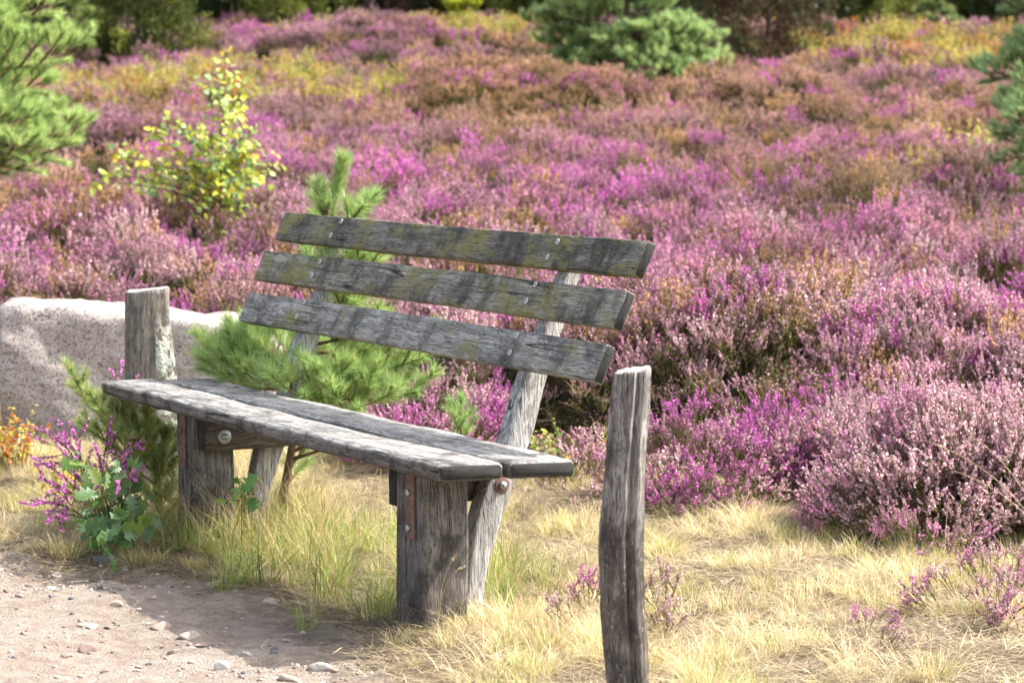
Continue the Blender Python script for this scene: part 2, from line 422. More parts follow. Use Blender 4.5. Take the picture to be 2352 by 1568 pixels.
# ------------------------------------------------------------------ scatter: one object of uncountable stuff
def scatter(name, label, cat, protos, P, rot, scl, pick, tint, shade, mat):
    geo = Geo(); pid = []
    for k, pr in enumerate(protos):
        geo.add(pr[0], pr[1], pr[2], pr[3]); pid += [k] * len(pr[0])
    nv = len(pid); n = len(P)
    geo.add(P)
    me = to_mesh(name, geo, mat)
    def attr(nm, typ, field, pad, vals):
        a = me.attributes.new(nm, typ, 'POINT')
        full = np.concatenate([np.broadcast_to(np.asarray(pad, float), (nv,) + np.shape(vals)[1:]), vals])
        a.data.foreach_set(field, full.astype(np.int32 if typ == 'INT' else np.float32).ravel())
    attr('pid', 'INT', 'value', 0, np.full(n, -1.0))
    me.attributes['pid'].data.foreach_set('value', np.concatenate([np.array(pid), np.full(n, -1)]).astype(np.int32))
    attr('rot', 'FLOAT_VECTOR', 'vector', 0, rot); attr('scl', 'FLOAT_VECTOR', 'vector', 1, scl)
    attr('pick', 'INT', 'value', 0, pick); attr('shade', 'FLOAT', 'value', 1, shade)
    attr('tint', 'FLOAT_COLOR', 'color', 1, np.hstack([tint, np.ones((n, 1))]))
    o = obj(name, me); tag(o, label, cat, None, 'stuff')
    ng = bpy.data.node_groups.new(name + '_scatter', 'GeometryNodeTree')
    ng.interface.new_socket('Geometry', in_out='INPUT', socket_type='NodeSocketGeometry')
    ng.interface.new_socket('Geometry', in_out='OUTPUT', socket_type='NodeSocketGeometry')
    N, L = ng.nodes, ng.links
    gi = N.new('NodeGroupInput'); go = N.new('NodeGroupOutput')
    def named(nm, t):
        a = N.new('GeometryNodeInputNamedAttribute'); a.data_type = t; a.inputs['Name'].default_value = nm; return a.outputs[0]
    cmp_ = N.new('FunctionNodeCompare'); cmp_.data_type = 'INT'; cmp_.operation = 'LESS_THAN'
    pidn = named('pid', 'INT'); L.new(pidn, [s for s in cmp_.inputs if s.type == 'INT'][0])
    [s for s in cmp_.inputs if s.type == 'INT'][1].default_value = 0
    sep = N.new('GeometryNodeSeparateGeometry'); sep.domain = 'POINT'
    L.new(gi.outputs[0], sep.inputs['Geometry']); L.new(cmp_.outputs[0], sep.inputs['Selection'])
    mp = N.new('GeometryNodeMeshToPoints'); L.new(sep.outputs['Selection'], mp.inputs['Mesh'])
    sp = N.new('GeometryNodeSplitToInstances'); sp.domain = 'POINT'
    L.new(sep.outputs['Inverted'], sp.inputs[0]); L.new(pidn, sp.inputs['Group ID'])
    ip = N.new('GeometryNodeInstanceOnPoints'); ip.inputs['Pick Instance'].default_value = True
    L.new(mp.outputs[0], ip.inputs['Points']); L.new(sp.outputs[0], ip.inputs['Instance'])
    L.new(named('pick', 'INT'), ip.inputs['Instance Index'])
    er = N.new('FunctionNodeEulerToRotation'); L.new(named('rot', 'FLOAT_VECTOR'), er.inputs[0]); L.new(er.outputs[0], ip.inputs['Rotation'])
    L.new(named('scl', 'FLOAT_VECTOR'), ip.inputs['Scale'])
    L.new(ip.outputs[0], go.inputs[0])
    md = o.modifiers.new('scatter', 'NODES'); md.node_group = ng
    return o

# ------------------------------------------------------------------ heather
def heather_proto(seed, n_st=15, R=0.13, Ht=0.27, bloom=1.0, bell=0.0032, leaf_only=False, woody=False):
    rng = RS(seed); geo = Geo()
    for s in range(n_st):
        a = rng.rand() * 6.283; r = math.sqrt(rng.rand()) * R
        b0 = np.array([math.cos(a), math.sin(a), 0]) * r * 0.3
        h = Ht * (0.72 + 0.42 * rng.rand()) * (1 - 0.35 * (r / R) ** 2)
        tip = np.array([math.cos(a) * r * 1.15, math.sin(a) * r * 1.15, h]) + rng.normal(size=3) * 0.012
        mid = (b0 + tip) / 2 + np.array([math.cos(a), math.sin(a), 0]) * r * 0.25 + np.array([0, 0, 0.01])
        spikes = [(b0, mid, tip, 0.25, 0.52 + 0.14 * rng.rand())]
        for q in range(rng.randint(1, 4)):                       # side sprigs
            t = 0.45 + 0.35 * rng.rand(); p = (1 - t) ** 2 * b0 + 2 * t * (1 - t) * mid + t * t * tip
            dd = unit(np.array([rng.normal(), rng.normal(), 1.6])); l = 0.035 + 0.05 * rng.rand()
            spikes.append((p, p + dd * l * 0.5 + np.array([0, 0, 0.004]), p + dd * l + np.array([0, 0, 0.012]), 0.0, 0.3))
        for (p0, p1, p2, tl, tf) in spikes:
            L = np.linalg.norm(p2 - p0)
            pts = curve3(p0, p1, p2, 5); tan = unit(np.gradient(pts, axis=0))
            side = unit(np.cross(tan, rng.normal(size=3))) * 0.0011
            V = np.stack([pts - side, pts + side], 1).reshape(-1, 3); k = np.arange(4)[:, None] * 2
            geo.add(V, k + np.array([[0, 1, 3, 2]]), None, np.array([0.22, 0.15, 0.10, 0]))
            nl = int(150 * L * (1.0 if tl > 0 else 0.7)); t = rng.uniform(tl, min(1, tf + 0.2), nl)[:, None]
            P = (1 - t) ** 2 * p0 + 2 * t * (1 - t) * p1 + t * t * p2
            D = unit(rng.normal(size=(nl, 3)) + np.array([0, 0, 1.0])); W = unit(np.cross(D, rng.normal(size=(nl, 3))))
            lc = (np.array([0.20, 0.15, 0.09]) if woody else np.array([0.15, 0.185, 0.048])) * (0.6 + 0.7 * rng.rand(nl, 1)); lc[:, 0:1] *= 0.85 + 0.5 * rng.rand(nl, 1)
            quads_at(geo, P + D * 0.004, D * 0.0055, W * 0.0014, np.hstack([lc, np.zeros((nl, 1))]))
            if leaf_only: continue
            nf = int(330 * L * (1 - tf) * bloom); t = (tf + (1 - tf) * rng.rand(nf) ** 0.9)[:, None]
            P = (1 - t) ** 2 * p0 + 2 * t * (1 - t) * p1 + t * t * p2
            rad = rng.normal(size=(nf, 3)); rad[:, 2] *= 0.4; P = P + unit(rad) * 0.0052 * (1.15 - 0.5 * t)
            D = unit(rng.normal(size=(nf, 3))); W = unit(np.cross(D, rng.normal(size=(nf, 3)))); sz = bell * (0.75 + 0.6 * rng.rand(nf, 1))
            fb = (0.55 + 0.75 * rng.rand(nf, 1)) * np.ones((1, 3)); pale = (rng.rand(nf, 1) < 0.16)
            fb = np.where(pale, fb * np.array([[1.05, 1.35, 1.08]]), fb)
            quads_at(geo, P, D * sz, W * sz, np.hstack([fb, np.ones((nf, 1))]))
    return geo.arrays()

HPROTO = [heather_proto(100 + k, 15, 0.13, 0.25 + 0.02 * (k % 4)) for k in range(9)]
HWOOD = [heather_proto(130 + k, 18, 0.13, 0.24, .30, woody=True) for k in range(3)]
HGREEN = [heather_proto(120 + k, 16, 0.12, 0.19, .12) for k in range(3)]
VIVID = np.array([0.60, 0.18, 0.48]); PINK = np.array([0.57, 0.25, 0.42]); PALE = np.array([0.68, 0.44, 0.49])
MAUVE = np.array([0.42, 0.245, 0.27]); TAN = np.array([0.47, 0.285, 0.155]); OLIVE = np.array([0.27, 0.215, 0.09])

# colour patches of the moor: spot in the photograph (met with the hillside), reach along x and y there, colour, strength
PATCH = [(1560, 395, .9, 1.4, TAN, 1.3), (1680, 300, 1.0, 1.6, MAUVE, 1.6), (2080, 440, .8, 1.1, OLIVE, 1.2), (700, 270, 1.2, 1.6, MAUVE, 1.6), (520, 540, .6, .9, MAUVE, 1.2), (2280, 560, .5, .9, MAUVE, 1.4), (2150, 250, 1.4, 1.8, TAN, 1.6), (980, 350, .8, 1.2, TAN, .9), (420, 250, 1.4, 1.6, MAUVE, 1.4), (810, 68, 1.2, 1.5, VIVID * 1.15, 5.0), (960, 110, .5, 1.4, VIVID, 1.3), (1100, 430, 1.1, 2.6, VIVID, 1.4), (900, 480, 0.9, 1.6, VIVID, 1.0), (1330, 500, .8, 1.7, VIVID, 1.5),
         (1820, 385, .55, 1.6, VIVID, 2.3), (2080, 385, .6, 1.2, VIVID, 0.7), (300, 600, .9, 1.0, VIVID, 1.4), (430, 660, .35, .5, VIVID, 1.5), (60, 560, .5, .7, VIVID, .9), (600, 330, .8, 2.2, VIVID, .6),
         (1480, 560, .6, 1.4, PINK, 1.8), (1700, 680, .8, 1.4, PINK * .5 + VIVID * .5, 2.4), (2050, 640, .9, 1.6, PINK, 1.6), (1500, 650, .5, 1.2, VIVID, 1.0), (1850, 720, .6, 1.0, PINK * .5 + VIVID * .5, 1.6), (2200, 800, .5, .9, PINK * .5 + VIVID * .5, 1.5), (1100, 560, .6, 1.0, PINK, 1.2), (1950, 820, .6, .9, VIVID, .8), (1620, 760, .5, .9, VIVID, .9), (2250, 760, .5, .8, VIVID, .8),
         (2150, 1000, .6, .8, PALE, 2.2), (2300, 900, .4, .9, PALE, 1.6), (1950, 960, .4, .5, PALE, 1.2), (80, 470, .5, 1.6, TAN, 1.3), (60, 620, .3, .6, PALE, 1.6), (220, 680, .35, .4, PALE, .9),
         (1250, 220, 1.4, 2.6, TAN, 7.0), (1430, 255, .9, 1.8, TAN, 5.0), (1080, 245, .7, 1.4, TAN, 5.0), (1800, 230, .8, 1.8, TAN, 1.4), (2000, 280, 1.3, 3.5, TAN, 1.1), (2250, 330, .8, 2.6, TAN, 1.2),
         (560, 60, 2.0, 2.6, TAN, 1.3), (720, 30, 2.5, 3.0, TAN, 1.0), (1950, 110, 2.0, 2.0, TAN, 1.1), (1500, 470, .4, .8, OLIVE, .5), (1720, 470, .5, .8, OLIVE, 1.2), (2050, 490, .7, 1.0, OLIVE, 1.2), (2250, 470, .4, .8, OLIVE, .8),
         (560, 640, .25, .6, OLIVE, 2.0), (1640, 190, .7, 1.6, MAUVE, 1.5), (300, 280, 1.2, 2.5, MAUVE, 1.2), (2000, 190, 1.5, 2.6, MAUVE, 1.0), (900, 330, 1.0, 2.0, MAUVE, .8), (880, 110, 1.5, 2.0, MAUVE, 1.0)]
PATCH = [(hill(p[0], p[1]),) + p[2:] for p in PATCH]

def heath_color(x, y, rng):
    d, r1, r2 = cells(x, y, 0.82, 11)
    w = np.zeros((len(x), 1)) + 0.45
    c = (MAUVE * 0.5 + PINK * 0.3 + PALE * 0.2)[None, :] * 0.45 + np.zeros((len(x), 3))
    jx = (vnoise(x, y, 1.1, 61) - 0.5) * 0.8; jy = (vnoise(x, y, 1.1, 62) - 0.5) * 2.0
    for (P, sx, sy, col, s) in PATCH:
        s = s * (.72 if col is VIVID else 1.0)
        k = np.exp(-(((x + jx * sx - P[0]) / sx) ** 2 + ((y + jy * sy * .5 - P[1]) / sy) ** 2))[:, None] * s
        c = c + k * col; w = w + k
    c = c / w
    # each bush leans to its own colour
    far = sstep(15, 30, y)[:, None]
    own = np.where((r1 < 0.14)[:, None], VIVID, np.where((r1 < 0.40)[:, None], PINK, np.where((r1 < 0.62)[:, None], PALE * 0.95, np.where((r1 < 0.82)[:, None], MAUVE, TAN))))
    f = 0.26 * (1 - 0.3 * far)
    c = c * (1 - f) + own * f
    c = c * (0.80 + 0.38 * rng.rand(len(x), 1))
    one = rng.rand(len(x)); 
    c = np.where((one < 0.11)[:, None], VIVID, c); c = np.where(((one > .22) & (one < .40))[:, None], TAN * (.8 + .4 * rng.rand(len(x), 1)), c); c = np.where(((one > 0.84) & (y < 18))[:, None], PALE * 0.9, c)
    return c

def scatter_points(y0, y1, dens, rng, mx=1.6, slope=0.195):
    A = 0.0; w1 = slope * y1 + mx
    n = int((y1 - y0) * 2 * w1 * dens)
    y = rng.uniform(y0, y1, n); x = rng.uniform(-w1, w1, n)
    k = np.abs(x) < slope * y + mx
    return x[k], y[k]

rng = RS(7)
xs, ys, sc = [], [], []
for (y0, y1, dens, s) in ((7.8, 11, 150, .86), (11, 15, 112, .92), (15, 21, 60, 1.08), (21, 30, 30, 1.35), (30, 47, 16, 1.65)):
    x, y = scatter_points(y0, y1, dens, rng); xs.append(x); ys.append(y); sc.append(np.full(len(x), s))
for (bx, by, rx, ry, hh) in BUMPS:
    m_ = int(620 * rx * ry) if by < 14 else int(60 * rx * ry); a_ = rng.rand(m_) * 6.283; q_ = np.sqrt(rng.rand(m_)) * 1.02
    xs.append(bx + rx * q_ * np.cos(a_)); ys.append(by + ry * q_ * np.sin(a_)); sc.append(np.full(m_, .9 if by < 14 else 1.3))
x, y, sc = np.concatenate(xs), np.concatenate(ys), np.concatenate(sc)
inb = np.zeros(len(x), bool)
for (bx, by, rx, ry, hh) in BUMPS: inb |= ((x - bx) / rx) ** 2 + ((y - by) / ry) ** 2 < 1.05
e = heath_edge(x, y); d, r1, r2 = cells(x, y, 0.82, 11)
keep = (e > 0.02) & ((rng.rand(len(x)) < np.clip(1.2 - d / 0.62, 0.16, 1)) | inb)          # thinner between the bushes
gap = vnoise(x, y, 0.9, 77) > 0.80
keep &= ~(gap & ~inb & (rng.rand(len(x)) < 0.7))
keep &= ~((np.hypot((x + 0.62) / 0.55, (y - 11.5) / 0.7) < 1) & (rng.rand(len(x)) < .5))
x, y, sc, d, r1, r2, e = [q[keep] for q in (x, y, sc, d, r1, r2, e)]
z = H(x, y)
eps = 0.12
gxn = (mound(x + eps, y) - mound(x - eps, y)) / (2 * eps); gyn = (mound(x, y + eps) - mound(x, y - eps)) / (2 * eps)
n = len(x)
rot = np.stack([np.clip(gyn, -1, 1) * -0.0 + np.clip(gyn, -.9, .9) * 0.0, np.zeros(n), rng.rand(n) * 6.283], -1)
rot[:, 0] = np.clip(gyn, -0.8, 0.8) * 0.55 + rng.normal(size=n) * 0.10        # lean outward on the flanks
rot[:, 1] = -np.clip(gxn, -0.8, 0.8) * 0.55 + rng.normal(size=n) * 0.10
s_ = sc * (0.66 + 0.62 * rng.rand(n)) * np.where(r2 < 0.3, 0.85, 1.0) * np.clip(0.62 + e * 0.9, 0.62, 1)
tint = heath_color(x, y, rng)
shade = (0.74 + 0.55 * rng.rand(n))
scatter('heather', 'pink and purple heather in bloom covering the moor slope behind the bench', 'heather', HPROTO + HGREEN + HWOOD,
        np.stack([x, y, z - 0.015], -1), rot, np.stack([s_, s_, s_ / np.maximum(1, sc) ** .95 * (0.8 + 0.4 * rng.rand(n))], -1), np.where(rng.rand(n) < .13, rng.randint(12, 15, n), np.where((rng.rand(n) < .55 * sstep(.3, .9, gyn) + .17) & (y < 24), rng.randint(9, 12, n), rng.randint(0, 9, n))), tint, shade, M['heather'])

# ------------------------------------------------------------------ bilberry ground cover, yellow and orange
def bilberry_proto(seed, n_st=12, R=0.12, Ht=0.24):
    rng = RS(seed); geo = Geo()
    for s in range(n_st):
        a = rng.rand() * 6.283; r = math.sqrt(rng.rand()) * R
        p0 = np.array([math.cos(a), math.sin(a), 0]) * r * .5; p2 = np.array([math.cos(a) * r, math.sin(a) * r, Ht * (.6 + .5 * rng.rand())])
        pts = curve3(p0, (p0 + p2) / 2 + rng.normal(size=3) * .015, p2, 4); side = unit(np.cross(unit(np.gradient(pts, axis=0)), rng.normal(size=3))) * .0012
        V = np.stack([pts - side, pts + side], 1).reshape(-1, 3)
        geo.add(V, np.arange(3)[:, None] * 2 + np.array([[0, 1, 3, 2]]), None, np.array([0.13, 0.15, 0.05, 0]))
        nl = 16; t = rng.uniform(.25, 1, nl)[:, None]; P = p0 * (1 - t) + p2 * t + rng.normal(size=(nl, 3)) * .006
        D = unit(rng.normal(size=(nl, 3)) * np.array([1, 1, .6]) + np.array([0, 0, .35])); W = unit(np.cross(D, rng.normal(size=(nl, 3)) * .5 + np.array([0, 0, 1])))
        quads_at(geo, P + D * .009, D * .0105, W * .006, np.hstack([(.7 + .5 * rng.rand(nl, 1)) * np.ones((1, 3)), np.ones((nl, 1))]))
    return geo.arrays()
BPROTO = [bilberry_proto(300 + k) for k in range(5)]
BIL = [(370, 190, 1.5, 1.6, 190), (520, 160, 1.3, 1.5, 170), (660, 165, 1.0, 1.3, 90), (260, 215, .8, 1.2, 80), (120, 215, .5, 1.2, 60), (880, 190, .5, 1.2, 70), (600, 225, .7, 1.0, 40), (740, 235, .6, .8, 45),
       (1050, 72, 1.7, 1.5, 330), (1190, 85, 1.0, 1.5, 140), (930, 60, .9, 1.2, 80), (2130, 90, 1.6, 1.7, 330), (2230, 130, .9, 1.2, 150), (1870, 110, .6, 1.0, 45), (2000, 66, 1.0, 1.0, 110), (560, 22, 2.0, 2.0, 150), (730, 18, 1.6, 1.5, 60),
       (2130, 300, .35, .8, 34), (2230, 400, .4, 1.0, 34), (1850, 60, .8, .8, 30)]
xs, ys = [], []
for (px, py, sx, sy, cnt) in BIL:
    P = hill(px, py, .3); xs.append(P[0] + rng.normal(size=cnt) * sx * .6); ys.append(P[1] + rng.normal(size=cnt) * sy * .6)
x, y = np.concatenate(xs), np.concatenate(ys)
kp = rng.rand(len(x)) < np.where(y < 26, .12, .26); x, y = x[kp], y[kp]
n = len(x); k = rng.rand(n, 1)
tint = np.where(k < .55, np.array([[.52, .41, .11]]), np.where(k < .80, np.array([[.40, .42, .10]]), np.where(k < .95, np.array([[.52, .33, .10]]), np.array([[.55, .18, .05]]))))
s_ = 1.05 + .5 * rng.rand(n)
scatter('bilberry', 'yellow and orange bilberry leaves spreading among the far heather', 'bilberry', BPROTO, np.stack([x, y, H(x, y) + .05], -1),
        np.stack([rng.normal(size=n) * .1, rng.normal(size=n) * .1, rng.rand(n) * 6.28], -1), np.stack([s_, s_, s_], -1), rng.randint(0, 5, n), tint, .85 + .3 * rng.rand(n), M['bilberry'])

# ------------------------------------------------------------------ grasses
def blades(geo, rng, n, R, lmin, lmax, w, spread, cols, bend=0.6, flat=0.0, seg=3):
    a = rng.rand(n) * 6.283; r = np.sqrt(rng.rand(n)) * R
    base = np.stack([np.cos(a) * r, np.sin(a) * r, np.zeros(n)], -1)
    L = rng.uniform(lmin, lmax, n); az = a + rng.normal(size=n) * .8
    lean = np.abs(rng.normal(size=n)) * spread + flat
    D = np.stack([np.cos(az) * np.sin(lean), np.sin(az) * np.sin(lean), np.cos(lean)], -1)
    out = np.stack([np.cos(az), np.sin(az), np.zeros(n)], -1)
    t = np.linspace(0, 1, seg + 1)
    bd = bend * (.4 + rng.rand(n))
    P = base[:, None, :] + L[:, None, None] * (t[None, :, None] * D[:, None, :] + (t ** 2)[None, :, None] * (out * .5 - np.array([0, 0, .45]))[:, None, :] * bd[:, None, None])
    P[:, :, 2] = np.maximum(P[:, :, 2], .002 + .004 * rng.rand(n, 1) * t[None, :])
    side = np.stack([-np.sin(az + rng.normal(size=n) * .7), np.cos(az), np.zeros(n)], -1)
    wd = w * (.7 + .6 * rng.rand(n))[:, None] * (1 - .85 * t[None, :])
    V = np.stack([P - side[:, None, :] * wd[:, :, None], P + side[:, None, :] * wd[:, :, None]], 2).reshape(-1, 3)
    m = (seg + 1) * 2
    q = np.arange(seg)[:, None] * 2 + np.array([[0, 1, 3, 2]])
    Q = (np.arange(n)[:, None, None] * m + q[None]).reshape(-1, 4)
    ci = rng.randint(0, len(cols), n); C = np.asarray(cols)[ci] * (.75 + .5 * rng.rand(n, 1))
    C = np.hstack([C, np.ones((n, 1))])
    geo.add(V, Q, None, np.repeat(C, m, axis=0))

STRAW = [(.68, .55, .32), (.75, .65, .44), (.58, .46, .25), (.70, .58, .36)]
GREENY = [(.36, .38, .09), (.28, .33, .08), (.50, .46, .15), (.42, .40, .12)]
def gproto(seed, *a, **k):
    ge = Geo(); rg = RS(seed)
    for spec in a: blades(ge, rg, *spec)
    return ge.arrays()
DRY = [gproto(400 + k, (70, .045, .05, .12, .0012, .55, STRAW, .7), (8, .04, .05, .11, .0013, .4, GREENY, .6)) for k in range(5)] + \
      [gproto(420 + k, (50, .045, .05, .11, .0012, .5, STRAW, .6), (35, .04, .05, .12, .0013, .45, GREENY, .6)) for k in range(3)] + \
      [gproto(430 + k, (84, .11, .05, .13, .0010, .5, STRAW, .7, .55)) for k in range(3)]
THATCH = [gproto(440 + k, (26, .11, .03, .10, .0011, .2, [(.50, .41, .26), (.36, .28, .19), (.22, .17, .12), (.62, .53, .37)], .1, 1.38, 2)) for k in range(4)]
TALL = [gproto(450 + k, (26, .05, .22, .46, .0013, .33, [(.62, .47, .24), (.55, .40, .20), (.66, .55, .28)], .8, 0.0, 5), (26, .05, .12, .30, .0017, .45, [(.26, .36, .07), (.34, .40, .10), (.42, .42, .13)], .8, 0.0, 4)) for k in range(5)] + \
       [gproto(460 + k, (46, .05, .10, .26, .0016, .45, [(.20, .33, .06), (.30, .40, .08), (.36, .40, .11)], .7, 0.0, 4), (14, .05, .15, .34, .0012, .45, STRAW, .9, 0.0, 4)) for k in range(3)]

def bench_local(x, y):            # along and across the bench
    dx, dy = x - BX, y - BY
    return dx * math.cos(BR) + dy * math.sin(BR), -dx * math.sin(BR) + dy * math.cos(BR)
BX, BY, BR = -1.3788, 9.1635, -1.0739

def grass_cover(name, label, cat, protos, y0, y1, x0, x1, dens, prob, scale, tintf, seed, mat=M['grass'], lift=0.0, tilt=.12):
    rg = RS(seed); n = int((y1 - y0) * (x1 - x0) * dens)
    x = rg.uniform(x0, x1, n); y = rg.uniform(y0, y1, n)
    k = rg.rand(n) < prob(x, y); x, y = x[k], y[k]; n = len(x)
    s_ = scale(x, y, rg)
    tint, shade, pick = tintf(x, y, rg)
    return scatter(name, label, cat, protos, np.stack([x, y, H(x, y) + lift - .004], -1), np.stack([rg.normal(size=n) * tilt, rg.normal(size=n) * tilt, rg.rand(n) * 6.283], -1),
                   np.stack([s_, s_, s_ * (.8 + .4 * rg.rand(n))], -1), pick, tint, shade, mat)

def under_bench(x, y):            # the taller growth under and behind the seat
    s, dd = bench_local(x, y)
    a = sstep(-.22, .0, s) * sstep(2.10, 1.85, s) * sstep(-.14 - .12 * (s < .5), .08, dd) * sstep(.95, .6, dd)
    return a

def p_dry(x, y):
    verge = sstep(.04, -.10, path_in(x, y)) * sstep(.22, -.05, heath_edge(x, y))
    tuft = sstep(.44, .62, fbm(x, y, 4.2, 91, 2))
    bare = sstep(.50, .72, fbm(x, y, 2.0, 95, 2)) * sstep(8.8, 7.6, y) * sstep(0.1, .5, x)
    foot = sstep(.12, .24, np.hypot(x + .32, y - 7.28)) * sstep(.10, .20, np.hypot(x - .25, y - 6.15))
    return .85 * foot * verge * (.07 + .93 * tuft) * (1 - .75 * bare) * (1 - .85 * under_bench(x, y))
def t_dry(x, y, rg):
    n = len(x); gre = vnoise(x, y, 2.6, 97) + .25 * sstep(-1.0, .0, heath_edge(x, y)); u = rg.rand(n)
    pick = np.where(u < .42 - .40 * sstep(.5, .9, gre), rg.randint(0, 5, n), np.where(u < .56, rg.randint(5, 8, n), rg.randint(8, 11, n)))
    pick = np.where((gre > .72) & (u < .75), rg.randint(5, 8, n), pick)
    return np.ones((n, 3)) * (.9 + .2 * rg.rand(n, 1)), .85 + .3 * rg.rand(n), pick
grass_cover('dry_grass', 'short straw coloured grass tufts covering the verge around the bench', 'grass', DRY, 5.4, 12.6, -3.4, 3.6, 300, p_dry,
            lambda x, y, rg: .40 + .66 * rg.rand(len(x)) * (.3 + 1.2 * fbm(x, y, 4.2, 91, 2)), t_dry, 12)
grass_cover('dead_grass_litter', 'flattened dead grass and plant litter lying on the verge', 'litter', THATCH, 5.4, 12.6, -3.2, 3.2, 420,
            lambda x, y: sstep(.18, -.02, path_in(x, y)) * sstep(.3, 0, heath_edge(x, y)) + .11 * sstep(.9, .1, path_in(x, y)), lambda x, y, rg: .7 + .8 * rg.rand(len(x)),
            lambda x, y, rg: (np.ones((len(x), 3)) * (.75 + .4 * rg.rand(len(x), 1)), .8 + .35 * rg.rand(len(x)), rg.randint(0, 4, len(x))), 13, lift=.004, tilt=.08)
grass_cover('tall_grass', 'long thin green and straw grass growing under the seat between the bench legs', 'grass', TALL, 6.6, 10.6, -2.0, .6, 230,
            lambda x, y: under_bench(x, y) * .62 * (.35 + .65 * sstep(.35, .6, fbm(x, y, 5, 99, 2))), lambda x, y, rg: .55 + .5 * rg.rand(len(x)),
            lambda x, y, rg: (np.ones((len(x), 3)) * (.72 + .3 * rg.rand(len(x), 1)), .85 + .3 * rg.rand(len(x)), np.where(rg.rand(len(x)) < .55, rg.randint(5, 8, len(x)), rg.randint(0, 5, len(x)))), 14)  # grass tint lowered to imitate the shade of seat and pine

# fine gravel on the path
def rock_geo(seed, sub=2, cuts=9, rough=.06):
    bm = bmesh.new(); bmesh.ops.create_icosphere(bm, subdivisions=sub, radius=1.0)
    V = np.array([v.co[:] for v in bm.verts]); T = np.array([[v.index for v in f.verts] for f in bm.faces]); bm.free()
    rg = RS(seed)
    for k in range(cuts):                            # flat broken faces
        nrm = unit(rg.normal(size=3)); dpl = .50 + .32 * rg.rand(); s = V @ nrm; m = s > dpl
        V[m] -= np.outer(s[m] - dpl, nrm)
    V += rg.normal(size=V.shape) * rough * .3
    return V, T
ROCKS = [rock_geo(500 + k, 3, 10, .05) for k in range(7)]
GRAV = []
for k in range(5):
    V, T = rock_geo(520 + k, 1, 5, .1); GRAV.append((V * np.array([1, .8, .55]), np.zeros((0, 4), int), T, np.ones((len(V), 4))))
rg = RS(15); n = 30000
x = rg.uniform(-3.4, .3, n); y = rg.uniform(5.2, 9.6, n)
p = path_in(x, y); k = (p > -.03) & (rg.rand(n) < .10 + .8 * sstep(.6, .9, fbm(x, y, 2.6, 81, 2) + .35 * sstep(.5, .05, p) * sstep(-.9, -1.4, x))); x, y = x[k], y[k]; n = len(x)
s_ = .0017 + .0095 * rg.rand(n) ** 2.8; kk = rg.rand(n, 1)
tint = np.where(kk < .4, np.array([[.42, .33, .27]]), np.where(kk < .65, np.array([[.26, .20, .17]]), np.where(kk < .85, np.array([[.55, .49, .44]]), np.array([[.16, .165, .18]]))))
scatter('gravel', 'fine gravel and grit sprinkled over the sandy path', 'gravel', GRAV, np.stack([x, y, H(x, y) + s_ * .2], -1), rg.rand(n, 3) * np.array([.5, .5, 6.28]),
        np.stack([s_, s_, s_], -1), rg.randint(0, 5, n), tint, .8 + .4 * rg.rand(n), leaf_mat('gravel_grit', 0.0, .9, .2, True))

# ------------------------------------------------------------------ bench
def loft(rings, col=(0, 0, 0, 0)):
    rings = np.asarray(rings, float); k, n, _ = rings.shape; geo = Geo()
    i = np.arange(k - 1)[:, None] * n; j = np.arange(n)[None, :]; j2 = (j + 1) % n
    Q = np.stack([i + j, i + j2, i + n + j2, i + n + j], -1).reshape(-1, 4)
    V = rings.reshape(-1, 3); c0 = rings[0].mean(0); c1 = rings[-1].mean(0)
    V = np.vstack([V, c0, c1]); nc = k * n
    T = [(nc, (m + 1) % n, m) for m in range(n)] + [(nc + 1, (k - 1) * n + m, (k - 1) * n + (m + 1) % n) for m in range(n)]
    C = np.tile(np.array(col, float), (len(V), 1)); C[:n, 0] = 1; C[(k - 1) * n:, 0] = 1
    geo.add(V, Q, T, C); return geo

def box_section(w, h, ch, per=3):
    """chamfered rectangle outline centred on 0, counter-clockwise in (a, b)"""
    a, b_ = w / 2, h / 2
    c = [(-a + ch, -b_), (a - ch, -b_), (a, -b_ + ch), (a, b_ - ch), (a - ch, b_), (-a + ch, b_), (-a, b_ - ch), (-a, -b_ + ch)]
    out = []
    for i in range(8):
        p, q = np.array(c[i]), np.array(c[(i + 1) % 8])
        m = per if i % 2 == 0 else 1
        for t in range(m): out.append(p + (q - p) * t / m)
    return np.array(out)

def plank(x0, x1, wfun, h, ch, endch, seed, wob=.002, nseg=70):
    """timber along x; wfun(x) -> (front y, back y); local z up"""
    rg = RS(seed); xs = [x0, x0 + endch] + list(np.linspace(x0 + endch, x1 - endch, nseg)[1:-1]) + [x1 - endch, x1]
    rings = []
    for k, xx in enumerate(xs):
        f, bk = wfun(xx); ins = endch * .75 if k in (0, len(xs) - 1) else 0
        sec = box_section(bk - f - 2 * ins, h - 2 * ins, max(ch - ins * .4, .002))
        sec = sec + np.array([(f + bk) / 2, 0])
        j = np.stack([vnoise(np.full(len(sec), xx), np.arange(len(sec)) * 1.7, 7, seed) - .5, vnoise(np.full(len(sec), xx), np.arange(len(sec)) * 1.7, 7, seed + 9) - .5], -1) * 2 * wob
        j += rg.normal(size=sec.shape) * wob * .12
        sec = sec + j
        rings.append(np.stack([np.full(len(sec), xx) + (rg.normal(size=len(sec)) * .0012 if ins else 0), sec[:, 0], sec[:, 1]], -1))
    # the outline runs counter-clockwise seen from +x
    return loft(np.array(rings)[:, ::-1, :] if False else np.array(rings))

def fix_normals(me):
    bm = bmesh.new(); bm.from_mesh(me); bmesh.ops.recalc_face_normals(bm, faces=bm.faces[:]); bm.to_mesh(me); bm.free(); return me

